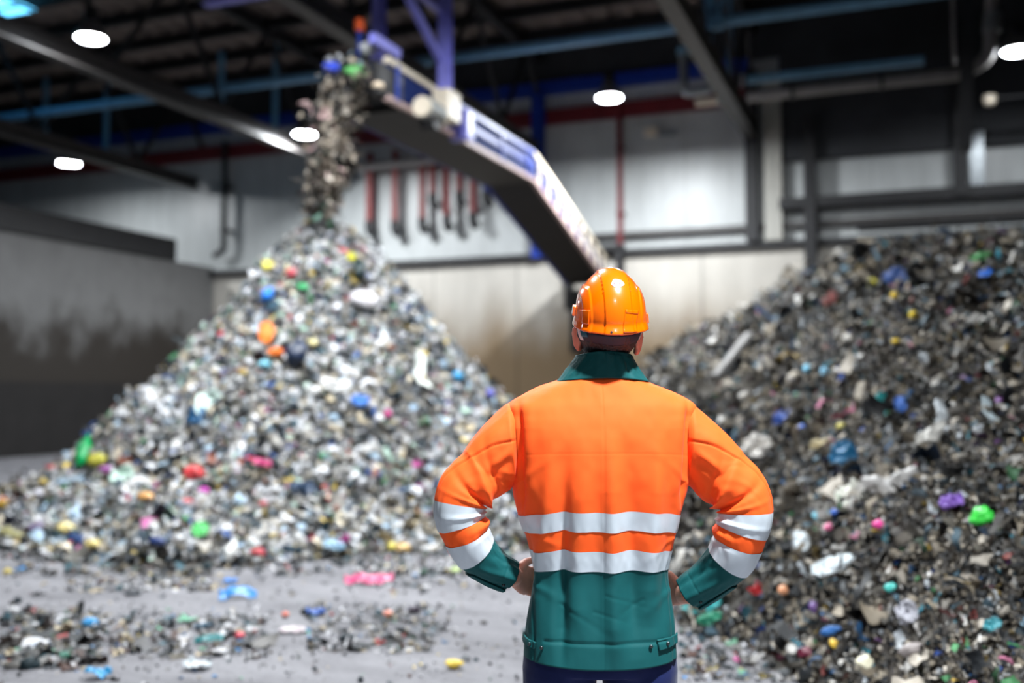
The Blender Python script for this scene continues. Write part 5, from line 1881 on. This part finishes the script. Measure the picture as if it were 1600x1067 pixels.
# ------------------------------------------------------------------ trousers and boots
tr = MB()
loft(tr, [(-.006, 0, 0.80, 0.19, 0.125), (-.006, 0, 0.84, 0.200, 0.13), (-.006, 0, 0.90, 0.196, 0.122), (-.004, 0, 0.97, 0.178, 0.108), (-.004, 0, 0.99, 0.172, 0.102)], 40)
for s in (-1, 1):
    tr.tube([(s * 0.097 - .006, 0, 0.86), (s * 0.107 - .006, 0, 0.79), (s * 0.112 - .006, 0.005, 0.70), (s * 0.114, 0.012, 0.5), (s * 0.118, 0.0, 0.34), (s * 0.124, -0.008, 0.14), (s * 0.126, -0.006, 0.07)],
            [0.102, 0.103, 0.096, 0.083, 0.08, 0.078, 0.08], 32)
t_ = voxel_union(tr, 'trousers', M['navy'], 0.006, 5, person)
co = np.zeros(len(t_.data.vertices) * 3, np.float32); t_.data.vertices.foreach_get('co', co); co = co.reshape(-1, 3)
nn = np.zeros(len(t_.data.vertices) * 3, np.float32); t_.data.vertices.foreach_get('normal', nn); nn = nn.reshape(-1, 3)
co = co + nn * (0.005 * fbm(co[:, 0] * 12, co[:, 2] * 7, co[:, 1] * 10, 3) - 0.001)[:, None]
t_.data.vertices.foreach_set('co', co.astype(np.float32).ravel()); t_.data.update()
for s in (-1, 1):
    bt = MB()
    n = len(bt.v); seg = 28
    secs = [(-0.085, .03, 0.045), (-0.07, .04, 0.09), (-0.03, .043, 0.125), (0.03, .044, 0.12), (0.08, .047, 0.085), (0.14, .05, 0.068), (0.185, .044, 0.055), (0.205, .025, 0.035)]
    for yy_, hw, ht in secs:
        for k in range(seg):
            a = 2 * PI * k / seg
            zz = ht / 2 + math.copysign(abs(math.sin(a)) ** 0.8, math.sin(a)) * ht / 2
            bt.v.append((s * 0.128 + s * yy_ * 0.12 + hw * math.copysign(abs(math.cos(a)) ** 0.8, math.cos(a)), yy_, 0.012 + zz))
    for i in range(len(secs) - 1):
        for k in range(seg):
            j = (k + 1) % seg
            bt.f.append((n + i * seg + k, n + i * seg + j, n + (i + 1) * seg + j, n + (i + 1) * seg + k))
    bt.f.append(tuple(n + k for k in reversed(range(seg)))); bt.f.append(tuple(n + (len(secs) - 1) * seg + k for k in range(seg)))
    bo = bt.build('boot', M['boot'], person, smooth=True)
    so = MB()
    pr = [(-.095, .03), (-.08, .042), (0.0, .046), (.1, .052), (.16, .053), (.2, .038), (.212, .015)]
    out_ = [(s * 0.128 + s * y_ * 0.12 + w_, y_) for y_, w_ in pr] + [(s * 0.128 + s * y_ * 0.12 - w_, y_) for y_, w_ in reversed(pr)]
    m_ = len(out_)
    for z_ in (0.0, 0.022):
        so.v += [(a, b, z_) for a, b in out_]
    for i in range(m_):
        j = (i + 1) % m_
        so.f.append((i, j, m_ + j, m_ + i))
    so.f.append(tuple(reversed(range(m_)))); so.f.append(tuple(range(m_, 2 * m_)))
    so.build('sole', M['black'], bo)

# ------------------------------------------------------------------ hard hat
HHC = Vector((0.027, -0.004, 1.742))
HHR = Matrix.Rotation(math.radians(5), 4, 'Z') @ Matrix.Rotation(math.radians(14), 4, 'X') @ Matrix.Rotation(math.radians(-1.5), 4, 'Y')
HA, HB, HCZ = 0.0975, 0.136, 0.142


def sstep(x, a, b):
    t = np.clip((x - a) / (b - a), 0, 1)
    return t * t * (3 - 2 * t)


def hat(T_, P_, off=0.0):
    """T 0 = crown, 1 = rim; P azimuth with -pi/2 = back"""
    an = T_ * PI / 2
    c, s = np.cos(P_), np.sin(P_)
    x, y, z = np.sin(an) * c, np.sin(an) * s, np.cos(an)
    d = off + 0.0
    xa = x * HA
    d = d + 0.0035 * (sstep(xa, -0.0365, -0.0335) - sstep(xa, 0.0335, 0.0365)) * (z > -1)      # raised centre band
    d = d + 0.0030 * (sstep(np.abs(xa), 0.064, 0.067) * (1 - sstep(np.abs(xa), 0.082, 0.086))) * sstep(T_, 0.5, 0.56)
    rim = sstep(T_, 0.93, 1.0)
    d = d + 0.004 * rim + 0.006 * rim * np.clip(-s, 0, 1)                                      # rain gutter at the back
    vis = sstep(T_, 0.86, 1.0) * np.clip(s, 0, 1) ** 1.5
    X = x * (HA + d)
    Y = y * (HB + d) + 0.042 * vis
    Z = z * (HCZ + d) - 0.012 * sstep(T_, 0.9, 1.0) - 0.012 * vis
    P = np.stack([X, Y, Z], -1)
    R = np.array(HHR.to_3x3())
    return P @ R.T + np.array(HHC)


nu, nv = 120, 260
Tg, Pg = np.meshgrid(np.linspace(0.004, 1, nu), np.linspace(0, 2 * PI, nv, endpoint=False), indexing='ij')
V = hat(Tg, Pg)
rimv = hat(np.full((1, nv), 1.0), np.linspace(0, 2 * PI, nv, endpoint=False)[None], -0.004) + np.array([0, 0, -0.002])
inn = np.stack([hat(np.full(nv, t), np.linspace(0, 2 * PI, nv, endpoint=False), -0.0065) for t in (0.985, 0.93, 0.8, 0.6, 0.4, 0.2, 0.01)])
V = np.concatenate([V, rimv, inn], 0)
me = fast_mesh('hard_hat', V.reshape(-1, 3), quads=wrap_faces(len(V), nv)[:, ::-1])
hatob = mesh_obj('hard_hat', me, M['helmet'], person)


def hat_find(px, py):
    ts, ps = np.meshgrid(np.linspace(0.02, 1, 300), np.linspace(-PI, 0, 500), indexing='ij')
    P = hat(ts, ps) + np.array([PX, PY, -CAM_Z])
    yc = P[..., 1] * math.cos(PITCH) + P[..., 2] * math.sin(PITCH)
    zc = -P[..., 1] * math.sin(PITCH) + P[..., 2] * math.cos(PITCH)
    e = (CX + F_PX * P[..., 0] / yc - px) ** 2 + (CY - F_PX * zc / yc - py) ** 2 + 1e3 * (P[..., 1] - PY > 0.03)
    i = np.unravel_index(np.argmin(e), e.shape)
    return ts[i], ps[i]


def hat_patch(name, corners, mat, lift, thick, n=(16, 16), round_=False, wob=0.0):
    tp = [hat_find(*c) for c in corners]
    u, v = np.meshgrid(np.linspace(0, 1, n[0]), np.linspace(0, 1, n[1]), indexing='ij')
    if round_:
        r_, a_ = u, v * 2 * PI
        rr = r_ * (1 + wob * np.sin(3 * a_ + 1) + wob * 0.6 * np.sin(5 * a_))
        u, v = 0.5 + 0.5 * rr * np.cos(a_), 0.5 + 0.5 * rr * np.sin(a_)
    w4 = [(1 - u) * (1 - v), u * (1 - v), u * v, (1 - u) * v]
    tg = sum(w * t for w, (t, p) in zip(w4, tp)); pg = sum(w * p for w, (t, p) in zip(w4, tp))
    vv = hat(tg, pg, lift)
    o = mesh_obj(name, fast_mesh(name, vv.reshape(-1, 3), quads=grid_faces(*n)), mat, hatob)
    s_ = o.modifiers.new('thickness', 'SOLIDIFY'); s_.thickness = thick; s_.offset = 1
    return o


hat_patch('white_oval', ((955, 436), (974, 437), (974, 450), (955, 449)), M['white_plastic'], 0.0003, 0.0008, (10, 40), True, 0.07)  # white oval patch on the shell, with a small pink bar
hat_patch('pink_bar', ((959, 442), (969, 442.5), (969, 445), (959, 444.5)), M['pink_mark'], 0.0012, 0.0004, (8, 6))
hat_patch('rivet_hole', ((953.5, 517), (957.5, 517), (957.5, 521), (953.5, 521)), M['black'], 0.0004, 0.0006, (6, 24), True)
hat_patch('vent_panel', ((977, 485), (996, 487), (995, 519), (974, 520)), M['helmet'], 0.0006, 0.0022, (16, 20))
for (c, s) in ((((977, 484), (996, 486), (996, 491), (977, 489)), 1),):
    hat_patch('vent_lip', c, M['helmet'], 0.001, 0.003, (12, 6))
hat_patch('vent_panel', ((907, 484), (922, 485), (920, 507), (909, 504)), M['helmet'], 0.0006, 0.0022, (16, 20))
# accessory slots at the sides
for s, pxy in ((-1, (897, 483)), (1, (1009, 495))):
    t_f, p_f = hat_find(*pxy)
    c = Vector(hat(np.array([t_f]), np.array([p_f]), 0.0)[0]) + Vector((s * 0.001, 0.022, 0))
    mb = MB().box(-0.007, 0.007, -0.020, 0.020, -0.013, 0.013)
    o = mb.build('accessory_slot', M['helmet'], hatob, bevel=0.002)
    o.location = c
    o.rotation_euler = (math.radians(14), math.radians(s * -6), 0)
# ridge studs along the centre band edges
for x0 in (-0.0352, 0.0352):
    for k in range(7):
        z_ = 0.60 + 0.05 * k
        t_ = 0.22 + 0.055 * k
        an = t_ * PI / 2
        cc = x0 / HA / math.sin(an)
        if abs(cc) >= 1: continue
        c = hat(np.array([t_]), np.array([-math.acos(cc)]), 0.002)[0]
        mb = MB(); blob(mb, c, (0.0016, 0.0016, 0.0016), None, 6, 8)
        mb.build('ridge_stud', M['helmet'], hatob, smooth=True)
# head band and nape strap seen under the rim
nv = 80
ph = np.linspace(PI * 0.98, PI * 2.02, nv)
for nm, t0, t1, of, mat, p0, p1 in (('nape_strap', 1.62, 1.84, 0.011, M['dark_strap'], PI * 1.04, PI * 1.96), ('head_band', 1.40, 1.63, 0.010, M['dark_strap'], PI * 0.98, PI * 2.02)):
    tg, pg = np.meshgrid(np.linspace(t0, t1, 8), np.linspace(p0, p1, nv), indexing='ij')
    if nm == 'nape_strap':
        tg = tg + 0.10 * np.clip(-np.sin(pg), 0, 1) ** 2 - 0.06
    vv = to_head(*head_pts(tg, pg, of))
    o = mesh_obj(nm, fast_mesh(nm, vv, quads=grid_faces(8, nv)), mat, hatob)
    s_ = o.modifiers.new('thickness', 'SOLIDIFY'); s_.thickness = 0.0025; s_.offset = 0
for nm, p0, p1, t0, t1, mat in (('strap_clip', PI * 1.07, PI * 1.12, 1.5, 1.80, M['white_plastic']), ('side_strap', PI * 1.11, PI * 1.20, 1.42, 1.72, M['teal_strap']),
                                ('strap_clip', PI * 1.87, PI * 1.92, 1.5, 1.78, M['white_plastic'])):
    tg, pg = np.meshgrid(np.linspace(t0, t1, 10), np.linspace(p0, p1, 8), indexing='ij')
    vv = to_head(*head_pts(tg, pg + (tg - 1.6) * (0.5 if p0 < PI * 1.5 else -0.5), 0.0135))
    o = mesh_obj(nm, fast_mesh(nm, vv, quads=grid_faces(10, 8)), mat, hatob)
    s_ = o.modifiers.new('thickness', 'SOLIDIFY'); s_.thickness = 0.002; s_.offset = 0

# ------------------------------------------------------------------ light
# unseen hall lights without fixtures, added to light worker and heaps; last is fill
for x, y, z, p, sz in ((1.5, 0.5, 6.8, 600, 0.4), (-0.9, 9.6, 7.4, 820, 0.6), (-3.4, 8.8, 7.4, 380, 0.6), (3.0, 15.5, 7.6, 260, 0.6), (0.2, -4.0, 6.5, 100, 0.6)):
    disk_light((x, y, z), p, sz, spread=math.radians(115) if y == 0.5 else PI)
w = bpy.data.worlds.new('World')
SC.world = w
w.use_nodes = True
bg = w.node_tree.nodes['Background']
bg.inputs['Color'].default_value = (0.62, 0.78, 1.0, 1)
bg.inputs['Strength'].default_value = 0.055

vs = SC.view_settings
vs.view_transform = 'Standard'
vs.look = 'None'
vs.exposure = 0.35
vs.gamma = 1.0
vs.use_curve_mapping = False
SC.cycles.use_denoising = True
SC.cycles.max_bounces = 6
SC.cycles.sample_clamp_indirect = 6.0
